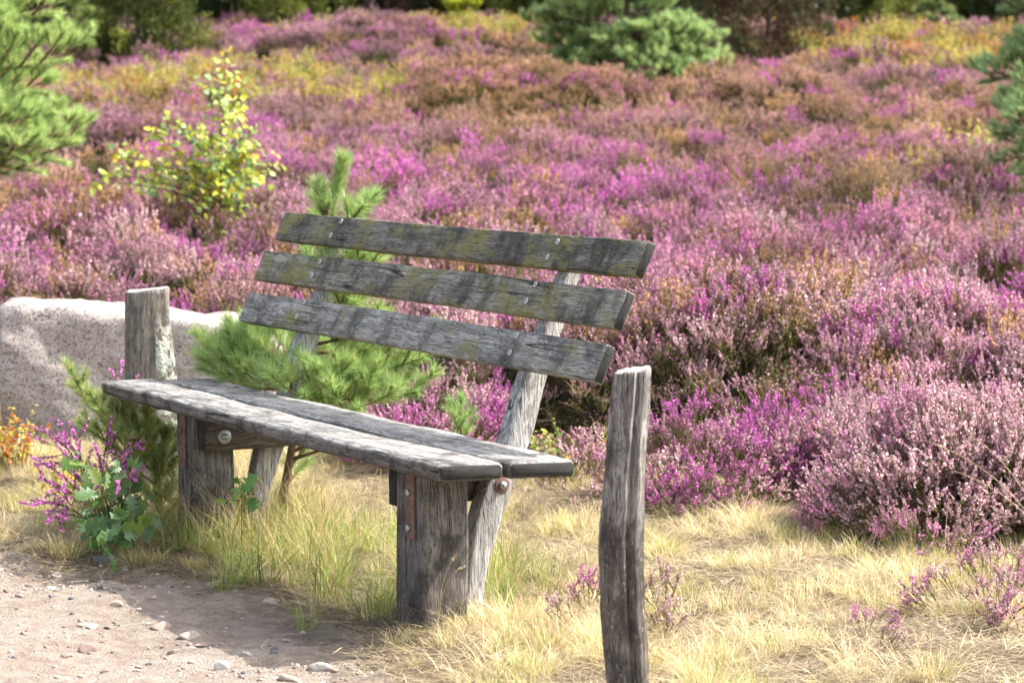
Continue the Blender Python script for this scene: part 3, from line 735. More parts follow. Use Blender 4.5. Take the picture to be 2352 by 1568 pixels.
W = {}
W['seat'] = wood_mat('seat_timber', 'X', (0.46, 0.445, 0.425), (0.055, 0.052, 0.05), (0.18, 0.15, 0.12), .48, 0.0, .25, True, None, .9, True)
W['slat_top'] = wood_mat('mossy_slat_timber', 'X', (0.25, 0.240, 0.215), (0.040, 0.038, 0.034), (0.11, 0.10, 0.075), .72, .95, .25, True, None, .55)
W['slat_mid'] = wood_mat('blotchy_slat_timber', 'X', (0.36, 0.345, 0.305), (0.050, 0.047, 0.042), (0.15, 0.13, 0.10), .58, .95, .25, True, None, .65)
W['slat_low'] = wood_mat('pale_slat_timber', 'X', (0.41, 0.40, 0.375), (0.066, 0.064, 0.060), (0.16, 0.15, 0.12), .50, .55, .15, True, None, .7)
W['leg'] = wood_mat('leg_timber', 'Z', (0.24, 0.225, 0.21), (0.035, 0.031, 0.028), (0.115, 0.085, 0.065), .6, 0.0, .6, False, None, .5)
W['support'] = wood_mat('support_timber', 'Z', (0.52, 0.51, 0.495), (0.09, 0.085, 0.08), (0.22, 0.19, 0.16), .4, 0.0, .2, False, None, .5)
W['beam'] = wood_mat('beam_timber', 'X', (0.16, 0.14, 0.12), (0.04, 0.035, 0.03), (0.11, 0.085, 0.06), .4, 0.0, .5, True)
W['post'] = wood_mat('post_timber', 'Z', (0.34, 0.315, 0.29), (0.038, 0.032, 0.028), (0.105, 0.075, 0.06), .64, 0.0, .75, True, None, .75)
W['lichen_post'] = wood_mat('lichened_post_timber', 'Z', (0.30, 0.275, 0.245), (0.06, 0.05, 0.04), (0.15, 0.115, 0.08), .42, 0.0, .45, True, .028, .5)

bench = thing('bench', 'weathered grey wooden bench with three lichened backrest slats at the path edge', 'bench', (BX, BY, 0), BR)
TILT, B0 = 0.4184, 0.3828
SLOPE = -0.027

def seat_front(x): return -.004 + .012 * math.sin(x * 1.3 + .4) * (x / 2.5) + .006 * math.sin(x * 3.1)
def gap_line(x): return .180 + .009 * math.sin(x * 2.3 + .6) - .010 * math.exp(-((x - 1.0) / .5) ** 2) + .006 * (x / 2.5)
TH = .046
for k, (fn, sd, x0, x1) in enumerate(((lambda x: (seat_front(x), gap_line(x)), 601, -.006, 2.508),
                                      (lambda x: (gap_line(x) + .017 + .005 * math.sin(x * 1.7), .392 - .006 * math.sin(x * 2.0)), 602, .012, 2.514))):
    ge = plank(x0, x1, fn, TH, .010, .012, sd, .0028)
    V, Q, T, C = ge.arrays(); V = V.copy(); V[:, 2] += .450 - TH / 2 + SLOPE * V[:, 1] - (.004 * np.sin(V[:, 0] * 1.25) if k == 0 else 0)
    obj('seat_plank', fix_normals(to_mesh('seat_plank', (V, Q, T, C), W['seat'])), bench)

def screw_mesh():
    ge = Geo(); n = 20; th = np.arange(n) * 2 * math.pi / n
    prof = [(.0088, 0.0), (.0088, .0016), (.0072, .0030), (.0034, .0026)]
    rings = [np.stack([r * np.cos(th), r * np.sin(th), np.full(n, h)], -1) for r, h in prof]
    V = np.vstack(rings); Q = [(k * n + j, k * n + (j + 1) % n, (k + 1) * n + (j + 1) % n, (k + 1) * n + j) for k in range(3) for j in range(n)]
    ge.add(V, Q); me = to_mesh('screw', ge, [M['screw'], M['hole']])
    ge.add(np.stack([.0034 * np.cos(th), .0034 * np.sin(th), np.full(n, .0012)], -1), None, [(0, j, j + 1) for j in range(1, n - 1)])
    me = to_mesh('screw', ge, [M['screw'], M['hole']])
    for p in me.polygons:
        if p.index >= 3 * n: p.material_index = 1
    return me
SCREW = screw_mesh()

def slat_pt(s, t, depth=0.0):     # on the backrest plane; depth > 0 behind the face
    return np.array([s, B0 + t * math.sin(TILT) + depth * math.cos(TILT), .45 + t * math.cos(TILT) - depth * math.sin(TILT)])
SLATS = [(.2073, .3133, .066, 2.483, 'slat_low', [(.541, .305), (.526, .252), (1.996, .298), (1.993, .248)]),
         (.3596, .4665, .053, 2.480, 'slat_mid', [(.539, .447), (.520, .398), (1.990, .454), (1.975, .402)]),
         (.5104, .6109, .096, 2.487, 'slat_top', [(.581, .591), (.542, .541), (2.022, .585), (1.999, .538)])]
STH = .032
for k, (t0, t1, s0, s1, mt, scr) in enumerate(SLATS):
    bow = (.004, .003, -.003)[k]
    ge = plank(s0, s1, lambda x: (0, STH), t1 - t0, .004, .006, 610 + k, .0018)
    V, Q, T, C = ge.arrays(); V2 = np.empty_like(V)
    tt = (t0 + t1) / 2 + V[:, 2] + bow * np.sin((V[:, 0] - s0) / (s1 - s0) * math.pi)
    dp = V[:, 1]
    V2[:, 0] = V[:, 0]; V2[:, 1] = dp; V2[:, 2] = tt
    sl = obj('backrest_slat', fix_normals(to_mesh('backrest_slat', (V2, Q, T, C), W[mt])), bench, (0, B0, .45), (-TILT, 0, 0))
    sl['label'] = ['lowest slat, palest and least mossy', 'middle slat with yellowish moss and dark stains', 'top slat, darkest with yellow green lichen at its right end'][k]
    for (sx, st) in scr:
        obj('screw', SCREW, sl, (sx, -.0026, st), (math.pi / 2, 0, 0))

# legs
def leg_geo(s0, s1, d0, d1, z0, z1, seed):
    rg = RS(seed); rings = []
    for z in np.linspace(z0, z1, 40):
        sec = box_section(s1 - s0, d1 - d0, .007, 9)
        jx = (vnoise(np.arange(len(sec)) * .6, np.full(len(sec), z), 6, seed) - .5) * .006
        sec = sec * (1 + .02 * (z1 - z)) + np.stack([jx, np.roll(jx, 5)], -1) + rg.normal(size=sec.shape) * .0004
        cr = np.abs(sec[:, 0] - (.012 + .006 * math.sin(z * 17))) < .004          # drying crack on the front face
        if z < .24: sec[cr & (sec[:, 1] < 0), 1] += .012
        rings.append(np.stack([sec[:, 0] + (s0 + s1) / 2, sec[:, 1] + (d0 + d1) / 2, np.full(len(sec), z)], -1))
    return loft(rings)
for (s0, s1, sd) in ((.390, .545, 621), (2.022, 2.180, 622)):
    lg = obj('leg', fix_normals(to_mesh('leg', leg_geo(s0, s1, .112, .252, -.22, .398, sd), W['leg'])), bench)

# curved back supports
PROF = [(-.24, .262, .322), (-.12, .282, .345), (0, .296, .356), (.08, .306, .366), (.18, .322, .398), (.25, .342, .425), (.33, .372, .455), (.43, .428, .502), (.475, .446, .520), (.515, .458, .530), (.56, .468, .540), (.63, .497, .565),
        (.70, .530, .592), (.765, .560, .618), (.89, .612, .664), (.965, .646, .694), (1.0, .662, .706)]
def support_geo(s0, s1, seed):
    rings = []; zz = np.linspace(-.22, .992, 70); rg = RS(seed)
    pz = [p[0] for p in PROF]; pf = np.interp(zz, pz, [p[1] for p in PROF]); pb = np.interp(zz, pz, [p[2] for p in PROF])
    ker = np.ones(5) / 5; pf[2:-2] = np.convolve(pf, ker, 'valid'); pb[2:-2] = np.convolve(pb, ker, 'valid')
    for z, f, b_ in zip(zz, pf, pb):
        f = max(f, (B0 + (z - .45) * math.tan(TILT) + STH / math.cos(TILT) + .001) if z > .6 else f)
        sec = box_section(s1 - s0, b_ - f, .007, 5)
        sec = sec + np.array([(s0 + s1) / 2, (f + b_) / 2]) + np.stack([(vnoise(np.arange(len(sec)) * 1.3, np.full(len(sec), z), 7, seed) - .5) * .004] * 2, -1)
        rings.append(np.stack([sec[:, 0], sec[:, 1], np.full(len(sec), z)], -1))
    return loft(rings)
for (s0, s1, sd) in ((.478, .545, 631), (2.005, 2.072, 632)):
    obj('back_support', fix_normals(to_mesh('back_support', support_geo(s0, s1, sd), W['support'])), bench)

# cross beams beside the legs
def beam_geo(s0, s1, d0, d1, z0, z1, seed):
    ge = plank(d0, d1, lambda x: (-(s1 - s0) / 2, (s1 - s0) / 2), z1 - z0, .004, .004, seed, .0015, 24)
    return ge
for (s0, s1, sd) in ((.547, .606, 641), (1.943, 2.003, 642)):
    me = fix_normals(to_mesh('cross_beam', beam_geo(s0, s1, .125, .47, .268, .372, sd), W['beam']))
    obj('cross_beam', me, bench, ((s0 + s1) / 2, 0, .320), (0, 0, math.pi / 2)).location = ((s0 + s1) / 2, 0, .320)

# rusty angle brackets with two bolts each
def bevel_box(name, size, mat, bev=.0015):
    bm = bmesh.new(); bmesh.ops.create_cube(bm, size=1.0)
    for v in bm.verts: v.co = Vector((v.co.x * size[0], v.co.y * size[1], v.co.z * size[2]))
    bmesh.ops.bevel(bm, geom=bm.edges[:], offset=bev, segments=2, affect='EDGES')
    me = bpy.data.meshes.new(name); bm.to_mesh(me); bm.free(); me.materials.append(mat); return me
def join_boxes(name, boxes, mat, bev=.0015):
    bm = bmesh.new()
    for (c, sz) in boxes:
        r = bmesh.ops.create_cube(bm, size=1.0)
        for v in r['verts']: v.co = Vector((v.co.x * sz[0] + c[0], v.co.y * sz[1] + c[1], v.co.z * sz[2] + c[2]))
    bmesh.ops.bevel(bm, geom=bm.edges[:], offset=bev, segments=2, affect='EDGES')
    me = bpy.data.meshes.new(name); bm.to_mesh(me); bm.free(); me.materials.append(mat); return me
def bolt_mesh(name, rw, rh, h, n=6):
    ge = Geo(); th = np.arange(n) * 2 * math.pi / n + .2
    pr = [(rh, 0), (rh, h * .8), (rh * .82, h)]
    if n == 6: pr += [(rh * .48, h), (rh * .48, h * 1.5), (rh * .35, h * 1.6)]
    m = 24 if n != 6 else 6
    V = []; Q = []
    th = np.arange(m) * 2 * math.pi / m + .2
    for r, z in pr: V.append(np.stack([r * np.cos(th), r * np.sin(th), np.full(m, z)], -1))
    V = np.vstack(V)
    for k in range(len(pr) - 1): Q += [(k * m + j, k * m + (j + 1) % m, (k + 1) * m + (j + 1) % m, (k + 1) * m + j) for j in range(m)]
    b_ = (len(pr) - 1) * m; T = [(b_, b_ + j, b_ + j + 1) for j in range(1, m - 1)]
    ge.add(V, Q, T); return ge
def washer_geo(r0, h):
    ge = Geo(); m = 28; th = np.arange(m) * 2 * math.pi / m
    pr = [(r0, 0), (r0, h * .7), (r0 * .93, h), (r0 * .3, h)]
    V = np.vstack([np.stack([r * np.cos(th), r * np.sin(th), np.full(m, z)], -1) for r, z in pr])
    Q = [(k * m + j, k * m + (j + 1) % m, (k + 1) * m + (j + 1) % m, (k + 1) * m + j) for k in range(3) for j in range(m)]
    ge.add(V, Q, [(3 * m, 3 * m + j, 3 * m + j + 1) for j in range(1, m - 1)]); return ge
BOLT_HEAD = {k: to_mesh('bolt', bolt_mesh('bolt', .01, .0098, .006, 12), M[k]) for k in ('steel', 'rust')}
for (sc_, mt) in ((.458, 'rust'), (2.118, 'steel')):
    me = join_boxes('bracket', [((sc_, .1085, .300), (.052, .006, .205)), ((sc_, .056, .3985), (.050, .100, .0065))], M['rust'])
    br = obj('bracket', me, bench)
    for zz in (.225, .322):
        obj('bolt', BOLT_HEAD[mt], br, (sc_ - .008, .1050, zz), (math.pi / 2, 0, 0))
for (pos, rot) in (((2.0735, .412, .318), (0, math.pi / 2, 0)), ((.6075, .192, .312), (0, math.pi / 2, 0))):
    bt = obj('bolt', to_mesh('bolt', bolt_mesh('bolt', .02, .0125, .012, 6), M['steel']), bench, pos, rot)
    bt['label'] = 'through bolt with nut and round washer'
    obj('washer', to_mesh('washer', washer_geo(.023, .003), M['rust' if pos[0] > 1 else 'steel']), bt, (0, 0, -.0005))

# ------------------------------------------------------------------ posts beside the path
def post_geo(levels, seed, n=28, crack=None, rough=.003):
    """levels: z, cx, half width, half depth"""
    rg = RS(seed); lv = np.array(levels, float); rings = []
    zz = np.linspace(lv[0, 0], lv[-1, 0], 90); th = np.arange(n) * 2 * math.pi / n
    sup = 1 / (np.abs(np.cos(th)) ** 3.2 + np.abs(np.sin(th)) ** 3.2) ** (1 / 3.2)
    sup = sup * (1 + (rg.rand(n) - .5) * .10)
    for z in zz:
        cx, hw, hd = [np.interp(z, lv[:, 0], lv[:, k]) for k in (1, 2, 3)]
        r = sup * (1 + (vnoise(th * 3.2, np.full(n, z), 1, seed) - .5) * .0) + (vnoise(np.cos(th) * 2 + 5, np.sin(th) * 2 + z * 3.5, 1.6, seed) - .5) * .16 + (vnoise(th * 7, np.full(n, z * 1.2), 1.0, seed + 3) - .5) * .10
        x = cx + hw * r * np.cos(th); y = hd * r * np.sin(th)
        if crack is not None:
            k = np.abs(((th - crack + math.pi) % (2 * math.pi)) - math.pi) < 2 * math.pi / n * .6
            x[k] *= 1; dp_ = .80 - .34 * vnoise(np.array([z * 3.1]), np.array([seed * 1.0]), 1.0, 5)[0] - (.12 if z < .45 else 0); x[k] = cx + (x[k] - cx) * dp_; y[k] *= dp_
        zz_ = np.full(n, z)
        if z == zz[-1]: zz_ = zz_ + rg.normal(size=n) * .0015 + (x - cx) * .12
        rings.append(np.stack([x + rg.normal(size=n) * rough * .2, y, zz_], -1))
    r2 = rings[-1].copy(); c = r2.mean(0); r2 = c + (r2 - c) * .9; r2[:, 2] += .004; rings.append(r2)
    return loft(rings)
P = at(1436, 1300, 6.15)
zb = hz(P[0], P[1])
lev = []
for (py, xl, xr) in ((1680, 1392, 1492), (1568, 1393, 1489), (1480, 1384, 1488), (1400, 1377, 1482), (1310, 1377, 1479), (1240, 1375, 1477), (1190, 1380, 1479), (1100, 1387, 1480), (1000, 1397, 1486), (920, 1405, 1492), (852, 1412, 1495)):
    A_, B_ = at(xl, py, 6.15), at(xr, py, 6.15)
    lev.append((A_[2] - zb, (A_[0] + B_[0]) / 2 - P[0], (B_[0] - A_[0]) / 2 * .985, .048))
lev = [(-.2, lev[0][1], lev[0][2], .048)] + [l for l in lev if l[0] > -.15]
tag(obj('wooden_post', fix_normals(to_mesh('wooden_post', post_geo(lev, 701, 44, -1.2), W['post'])), None, (P[0], P[1], zb)),
    'crooked grey wooden post with long drying cracks standing right of the bench', 'post')
P = at(338, 800, 10.2); zb = hz(P[0], P[1])
lev = []
for (py, xl, xr) in ((1160, 288, 420), (1000, 289, 414), (880, 289, 404), (800, 289, 396), (740, 289, 389), (700, 288, 386), (666, 289, 384)):
    A_, B_ = at(xl, py, 10.2), at(xr, py, 10.2)
    lev.append((A_[2] - zb, (A_[0] + B_[0]) / 2 - P[0], (B_[0] - A_[0]) / 2 * .985, .062))
lev = [(-.2, lev[0][1], lev[0][2], .062)] + [l for l in lev if l[0] > -.15]
tag(obj('wooden_post', fix_normals(to_mesh('wooden_post', post_geo(lev, 702, 36, -.75), W['lichen_post'])), None, (P[0], P[1], zb)),
    'short thick split post with pale lichen standing before the granite boulder', 'post')

# ------------------------------------------------------------------ granite boulder
bm = bmesh.new(); bmesh.ops.create_cube(bm, size=2.0); bmesh.ops.subdivide_edges(bm, edges=bm.edges[:], cuts=44, use_grid_fill=True)
from mathutils import noise as mn
A_, B_, C_ = at(-6, 800, 11.35), at(640, 800, 11.35), at(20, 690, 11.35)
bw = (B_[0] - A_[0]) / 2; zb = hz((A_[0] + B_[0]) / 2, 11.55); bh = C_[2] - zb
for v in bm.verts:
    c = v.co; q = (abs(c.x) ** 18 + abs(c.y) ** 14 + abs(c.z) ** 18) ** (1 / 17); c = c / max(q, .2) 
    x, y, z = c.x, c.y, c.z
    zz = (z + 1) / 2
    top = bh * (1.0 - .095 * (x + 1)) ; 
    X = x * bw * (1.0 - .05 * (1 - zz) * (1 if x < 0 else 0)) ; Y = y * .30 - .05 * (1 - zz); Z = -.10 + zz * (top + .10)
    n3 = mn.fractal(Vector((X * 2.2, Y * 2.2, Z * 2.2)), 1.0, 2.0, 4); n4 = mn.fractal(Vector((X * 14, Y * 14, Z * 14 + 3)), 1.0, 2.0, 3)
    nv = Vector((x * .3, y, z * .8)).normalized()
    v.co = Vector((X, Y, Z)) + nv * (n3 * .034 + n4 * .009 - .05 * max(0, mn.noise(Vector((X * 5, Y * 5, Z * 5 + 7))) - .32))
me = bpy.data.meshes.new('boulder'); bmesh.ops.recalc_face_normals(bm, faces=bm.faces[:]); bm.to_mesh(me); bm.free(); me.materials.append(M['granite'])
me.polygons.foreach_set('use_smooth', np.ones(len(me.polygons), bool))
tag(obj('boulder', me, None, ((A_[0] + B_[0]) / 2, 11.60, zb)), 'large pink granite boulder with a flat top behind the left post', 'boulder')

# ------------------------------------------------------------------ stones on the path
ROCKM = []
for k, (V, T) in enumerate(ROCKS):
    ge = Geo(); ge.add(V, None, T); ROCKM.append(to_mesh('stone', ge, M['stone']))
WHITE, GREY, BLUE, BEIGE, BROWN, PINKST, BLACK = (.62, .58, .54), (.36, .34, .32), (.17, .18, .20), (.50, .43, .36), (.30, .22, .18), (.42, .31, .27), (.06, .06, .07)
STONES = [(500, 1347, 42, BEIGE, .62, 'angular beige stone lying in front of the bench middle'), (248, 1306, 56, BLUE, .42, 'dark blue grey stone below the oak seedling, largest dark one'),
          (132, 1316, 28, WHITE, .6, 'white pebble on the path left of the dark blue stone'), (84, 1236, 40, WHITE, .6, 'white stone at the upper path edge left of the heather plant'),
          (20, 1362, 22, BROWN, .6, 'dark brown pebble nearest the left edge of the photo'), (626, 1386, 38, WHITE, .62, 'pale pointed stone between the bench legs on the sand'),
          (757, 1380, 48, BROWN, .75, 'brown grey stone half hidden at the grass edge under the bench'), (200, 1490, 36, PINKST, .8, 'blocky pinkish stone low on the left of the path'),
          (509, 1520, 32, WHITE, .9, 'upright off white stone near the bottom of the photo'), (564, 1500, 28, WHITE, .6, 'small white angular stone right of the upright one'),
          (735, 1530, 48, GREY, .55, 'rounded grey stone at the bottom, right of the others'), (667, 1556, 44, BEIGE, .6, 'smooth beige stone cut by the bottom edge of the photo'),
          (440, 1446, 54, BEIGE, .35, 'long flat beige stone in the middle of the path'), (458, 1462, 40, PINKST, .35, 'flat pinkish stone touching the long flat beige one'),
          (521, 1438, 26, BROWN, .6, 'dark brown lump right of the long flat stone'), (374, 1424, 48, PINKST, .4, 'wedge shaped brown stone left of the long flat stone'),
          (244, 1442, 14, BLACK, .9, 'small black pebble on pale sand'), (207, 1442, 48, BEIGE, .28, 'flat sandy stone left of the small black pebble'),
          (268, 1388, 24, BEIGE, .7, 'pale rounded pebble in the middle of the shaded sand'), (262, 1332, 32, BROWN, .6, 'brown stone just below the dark blue stone'),
          (540, 1365, 24, PINKST, .6, 'pinkish pebble right of the angular beige stone'), (280, 1276, 40, PINKST, .7, 'pinkish grey stone under the oak leaves'),
          (194, 1272, 32, GREY, .6, 'grey stone at the foot of the heather plant'), (1277, 1441, 26, WHITE, .5, 'white chip of stone in the dry grass left of the right post'),
          (118, 1340, 24, WHITE, .5, 'white stone below the white pebble on the left'), (392, 1492, 20, BROWN, .7, 'small reddish pebble right of the blocky stone'),
          (360, 1460, 26, BROWN, .6, 'brown pebble left of the flat pinkish stone'), (685, 1398, 40, BEIGE, .3, 'thin flat stone right of the pale pointed stone'),
          (160, 1268, 30, BROWN, .6, 'brown stone left of the grey one at the heather foot'), (436, 1482, 26, GREY, .5, 'flat grey pebble above the upright white stone')]
rg = RS(77)
first = {}
def add_stone(px, py, wpx, tone, flat, label, group=None):
    P = gpt(px, py); x, y = P[0], P[1]
    w = wpx / FPX * y / 2 * 1.28
    k = rg.randint(0, len(ROCKM))
    o = bpy.data.objects.new('stone', ROCKM[k]); COL.objects.link(o)
    o.scale = (w, w * (.7 + .2 * rg.rand()), w * max(flat, .45) * .95)
    o.rotation_euler = (rg.normal() * .15, rg.normal() * .15, rg.rand() * .8 - .4)
    z = float(H(np.array([x]), np.array([y]))[0])
    o.location = (x, y, z + w * flat * .16)
    t = 1 + rg.normal() * .08
    o.color = (min(1, tone[0] * t), min(1, tone[1] * t), min(1, tone[2] * t), 1)
    tag(o, label, 'stone', group)
for st in STONES: add_stone(*st)
tones = [BEIGE, PINKST, GREY, BROWN, WHITE, BLUE]
for k in range(110):
    while True:
        px, py = rg.uniform(0, 900), rg.uniform(1240, 1560)
        P = gpt(px, py)
        if path_in(np.array([P[0]]), np.array([P[1]]))[0] > (.03 if k > 24 else .0) and (k > 24 or (px < 330 and py < 1320)): break
    add_stone(px, py, rg.uniform(7, 19), tones[rg.randint(0, 6)], .6, 'tiny pebble scattered among the larger stones of the sandy path', 'tiny pebbles on the sandy path')

# ------------------------------------------------------------------ pines
def pine(name, label, cat, base, height, seed, shoots_spec, ncol, dens=1.0, nlen=.05, nw=.0011, lean=(0, 0), trunk_r=.018, bark=(.20, .13, .08), group=None, explicit=None, brown=0.03):
    """shoots_spec: list of whorls (height fraction, branch count, branch length, up angle); explicit: list of branch tips"""
    rg = RS(seed); root = thing(name, label, cat, base, 0, group)
    tr = Geo(); nd = Geo()
    base = np.asarray(base, float)
    k = 9; t = np.linspace(0, 1, k); wob = np.cumsum(rg.normal(size=(k, 2)) * .012 * height, axis=0) * (t[:, None] > 0)
    axis = np.stack([lean[0] * t ** 1.3 + wob[:, 0] * .5 * (1 - t), lean[1] * t ** 1.3 + wob[:, 1] * .5 * (1 - t), t * height - .05 * (1 - t)], -1)
    tube(tr, axis, trunk_r * (1 - .82 * t), np.array(bark + (0,)), 7)
    def trunk_at(f): return np.array([np.interp(f, t, axis[:, q]) for q in range(3)])
    segs = []       # shoots that carry needles: p0, p1, radius of sweep
    def branch(p0, p1, r, depth=0):
        L = np.linalg.norm(p1 - p0)
        mid = (p0 + p1) / 2 + np.array([0, 0, -.06 * L]) + rg.normal(size=3) * .03 * L
        pts = curve3(p0, mid, p1, 6); tube(tr, pts, np.linspace(r, r * .3, 6), np.array(bark + (0,)) * np.array([1.1, 1.05, 1, 0]), 5)
        segs.extend([(pts[2], pts[3])] if nlen < .06 or depth == 2 else []); segs.append((pts[3], pts[4])); segs.append((pts[4], pts[5]))
        if depth < 2 and L > .12:
            ns = int(np.clip(L / .07, 2, 9))
            for q in range(ns):
                f = .28 + .62 * (q + rg.rand() * .6) / ns; pp = (1 - f) ** 2 * p0 + 2 * f * (1 - f) * mid + f * f * p1
                d0 = unit(p1 - p0); sd = unit(np.cross(d0, np.array([0, 0, 1.]))) * (1 if q % 2 else -1)
                dd = unit(d0 * .9 + sd * (.55 + .4 * rg.rand()) + np.array([0, 0, .45 + .5 * rg.rand()]))
                branch(pp, pp + dd * L * (.48 - .22 * f) * (.8 + .5 * rg.rand()), r * .5, depth + 1)
    if explicit:
        for (f, tip) in explicit: branch(trunk_at(f), np.asarray(tip) - base, trunk_r * .45)
    for (f, cnt, L, up) in shoots_spec:
        a0 = rg.rand() * 6.28
        for q in range(cnt):
            a = a0 + q * 6.283 / cnt + rg.normal() * .25; l = L * (.75 + .45 * rg.rand()); u_ = up + rg.normal() * .15
            p0 = trunk_at(f + rg.normal() * .05)
            branch(p0, p0 + l * np.array([math.cos(a) * math.cos(u_), math.sin(a) * math.cos(u_), math.sin(u_)]), trunk_r * .42)
    tl = trunk_at(1.0)
    for q in range(3 if explicit and height < 1.6 else 0): segs.append((trunk_at(.90), tl)); segs.append((trunk_at(.95), tl))
    segs.append((trunk_at(.72), trunk_at(.86))); segs.append((trunk_at(.86), tl)); segs.append((trunk_at(.93), tl + np.array([0, 0, .01])))
    A = np.array([s[0] for s in segs]); B = np.array([s[1] for s in segs]); Ls = np.linalg.norm(B - A, axis=1)
    cnt = np.maximum(6, (Ls * 1500 * dens).astype(int)); idx = np.repeat(np.arange(len(segs)), cnt); n = len(idx)
    u_ = rg.rand(n)[:, None]; P = A[idx] * (1 - u_) + B[idx] * u_; ax = unit(B - A)[idx]
    rad = rg.normal(size=(n, 3)); rad -= ax * np.sum(rad * ax, 1, keepdims=True); rad = unit(rad)
    ang = np.radians(rg.uniform(22, 62, n) if nlen < .06 else rg.uniform(12, 44, n))[:, None]
    D = unit(ax * np.cos(ang) + rad * np.sin(ang) + np.array([0, 0, .12]))
    shoot = rg.rand(len(segs))[idx][:, None]
    C = np.asarray(ncol[0]) * (1 - shoot) + np.asarray(ncol[1]) * shoot
    C = C * (.75 + .5 * rg.rand(n, 1)); br = (rg.rand(n, 1) < brown); C = np.where(br, np.array([[.45, .30, .08]]), C)
    needles_at(nd, P, D, nlen * (.7 + .5 * rg.rand(n)), nw, np.hstack([C, np.zeros((n, 1))]), rg)
    obj('trunk', to_mesh('trunk', tr, M['bark'], True), root); obj('crown', to_mesh('crown', nd, M['needle']), root)
    return root

PG = [(.25, .40, .14), (.42, .56, .19)]        # fresh green
PB = [(.25, .39, .18), (.42, .55, .25)]        # bluish green
bpos = at(655, 1110, 9.2); bpos = np.array([bpos[0], 9.2, hz(bpos[0], 9.2)])
tips = [(.42, at(470, 812, 9.45)), (.42, at(520, 745, 9.5)), (.40, at(455, 845, 9.4)), (.45, at(600, 770, 9.6)), (.42, at(975, 820, 9.0)), (.40, at(960, 900, 8.9)), (.36, at(830, 935, 8.75)), (.38, at(700, 905, 8.75)), (.42, at(880, 770, 9.5)),
        (.36, at(760, 860, 8.8)), (.44, at(900, 845, 9.1)), (.42, at(740, 790, 9.4)), (.66, at(880, 590, 9.3)), (.62, at(700, 590, 9.3)), (.64, at(800, 600, 8.95)), (.66, at(770, 560, 9.5)), (.60, at(860, 660, 9.0)), (.62, at(880, 570, 8.95)), (.58, at(820, 690, 8.9)), (.56, at(900, 720, 9.05)), (.62, at(770, 620, 9.0)), (.52, at(840, 760, 8.95)), (.5, at(930, 790, 9.1)), (.66, at(840, 540, 9.1)), (.45, at(560, 830, 9.3)), (.45, at(620, 840, 9.0)), (.40, at(500, 880, 9.2)), (.20, at(720, 1000, 9.3)), (.22, at(830, 990, 9.15)), (.16, at(700, 1060, 9.35)), (.3, at(780, 940, 9.2)), (.5, at(860, 800, 9.2)), (.5, at(700, 720, 9.25)), (.72, at(740, 520, 9.3)), (.72, at(820, 510, 9.15)),
        (.80, at(726, 422, 9.2)), (.80, at(862, 452, 9.2)), (.80, at(730, 424, 9.22)), (.80, at(858, 455, 9.18)), (.82, at(735, 430, 9.18)), (.82, at(850, 462, 9.22)), (.78, at(735, 450, 9.35)), (.79, at(835, 470, 9.0)), (.24, at(790, 960, 9.2))]
lead = at(788, 368, 9.2)
pine('pine_sapling', 'young green pine growing up behind the left half of the bench back', 'pine', bpos, lead[2] - bpos[2], 801, [], PG, 1.7, .054, .00105, (lead[0] - bpos[0], 0), .017, explicit=tips, brown=.07)
b2 = at(372, 1130, 9.25); b2 = np.array([b2[0], 9.25, hz(b2[0], 9.25)])
tips = [(.6, at(165, 880, 9.15)), (.6, at(225, 935, 9.1)), (.5, at(262, 960, 9.0)), (.55, at(300, 1000, 8.95)), (.5, at(180, 970, 9.2)), (.7, at(330, 960, 9.3)), (.6, at(390, 985, 9.1)), (.4, at(380, 1040, 9.0)), (.4, at(250, 1030, 9.2)), (.5, at(430, 960, 9.35)), (.3, at(400, 1085, 9.15)), (.25, at(320, 1110, 9.1)), (.28, at(290, 1065, 9.05)), (.2, at(360, 1130, 9.0)), (.35, at(350, 1040, 9.0)), (.45, at(300, 930, 9.15)), (.15, at(410, 1150, 9.1))]
tl = at(345, 930, 9.3)
pine('pine_sapling', 'low pine seedling spreading beside the left bench leg above the oak leaves', 'pine', b2, tl[2] - b2[2], 802, [], [(.27, .38, .13), (.44, .56, .18)], 1.6, .047, .0011, (tl[0] - b2[0], 0), .011, explicit=tips, brown=.14)
sp = at(1060, 975, 9.9); sp = np.array([sp[0], 9.9, hz(sp[0], 9.9)])
pine('pine_sapling', 'tiny pine shoot poking up through heather beside the right back support', 'pine', sp, .36, 803, [(.5, 4, .12, .9), (.75, 3, .09, 1.0)], PG, 1.2, .045, .001, trunk_r=.006)
# left edge pine, trunk just outside the picture
lp = np.array([at(-150, 500, 16.5)[0], 16.5, 0]); lp[2] = hz(lp[0], lp[1])
tips = [(.36, at(120, 330, 16.3)), (.38, at(175, 325, 16.6)), (.40, at(60, 370, 16.1)), (.36, at(95, 395, 16.5)), (.42, at(30, 300, 16.0)), (.50, at(110, 215, 16.5)), (.52, at(155, 140, 16.3)), (.52, at(60, 160, 16.8)), (.60, at(135, 30, 16.5)), (.58, at(40, 60, 16.3)), (.62, at(100, -60, 16.5)),
        (.34, at(15, 400, 16.6)), (.44, at(20, 220, 16.4)), (.40, at(150, 375, 16.9)), (.55, at(10, 20, 16.8))]
pine('pine_tree', 'bright green pine reaching in from the left edge of the moor', 'pine', lp, 2.9, 804, [(.35, 5, .6, .3), (.55, 6, .6, .4), (.72, 6, .5, .6), (.86, 5, .4, .9)], [(.36, .50, .17), (.54, .68, .26)], 1.15, .07, .0021, trunk_r=.045, explicit=tips)
rp = np.array([at(2475, 500, 19.0)[0], 19.0, 0]); rp[2] = hz(rp[0], rp[1])
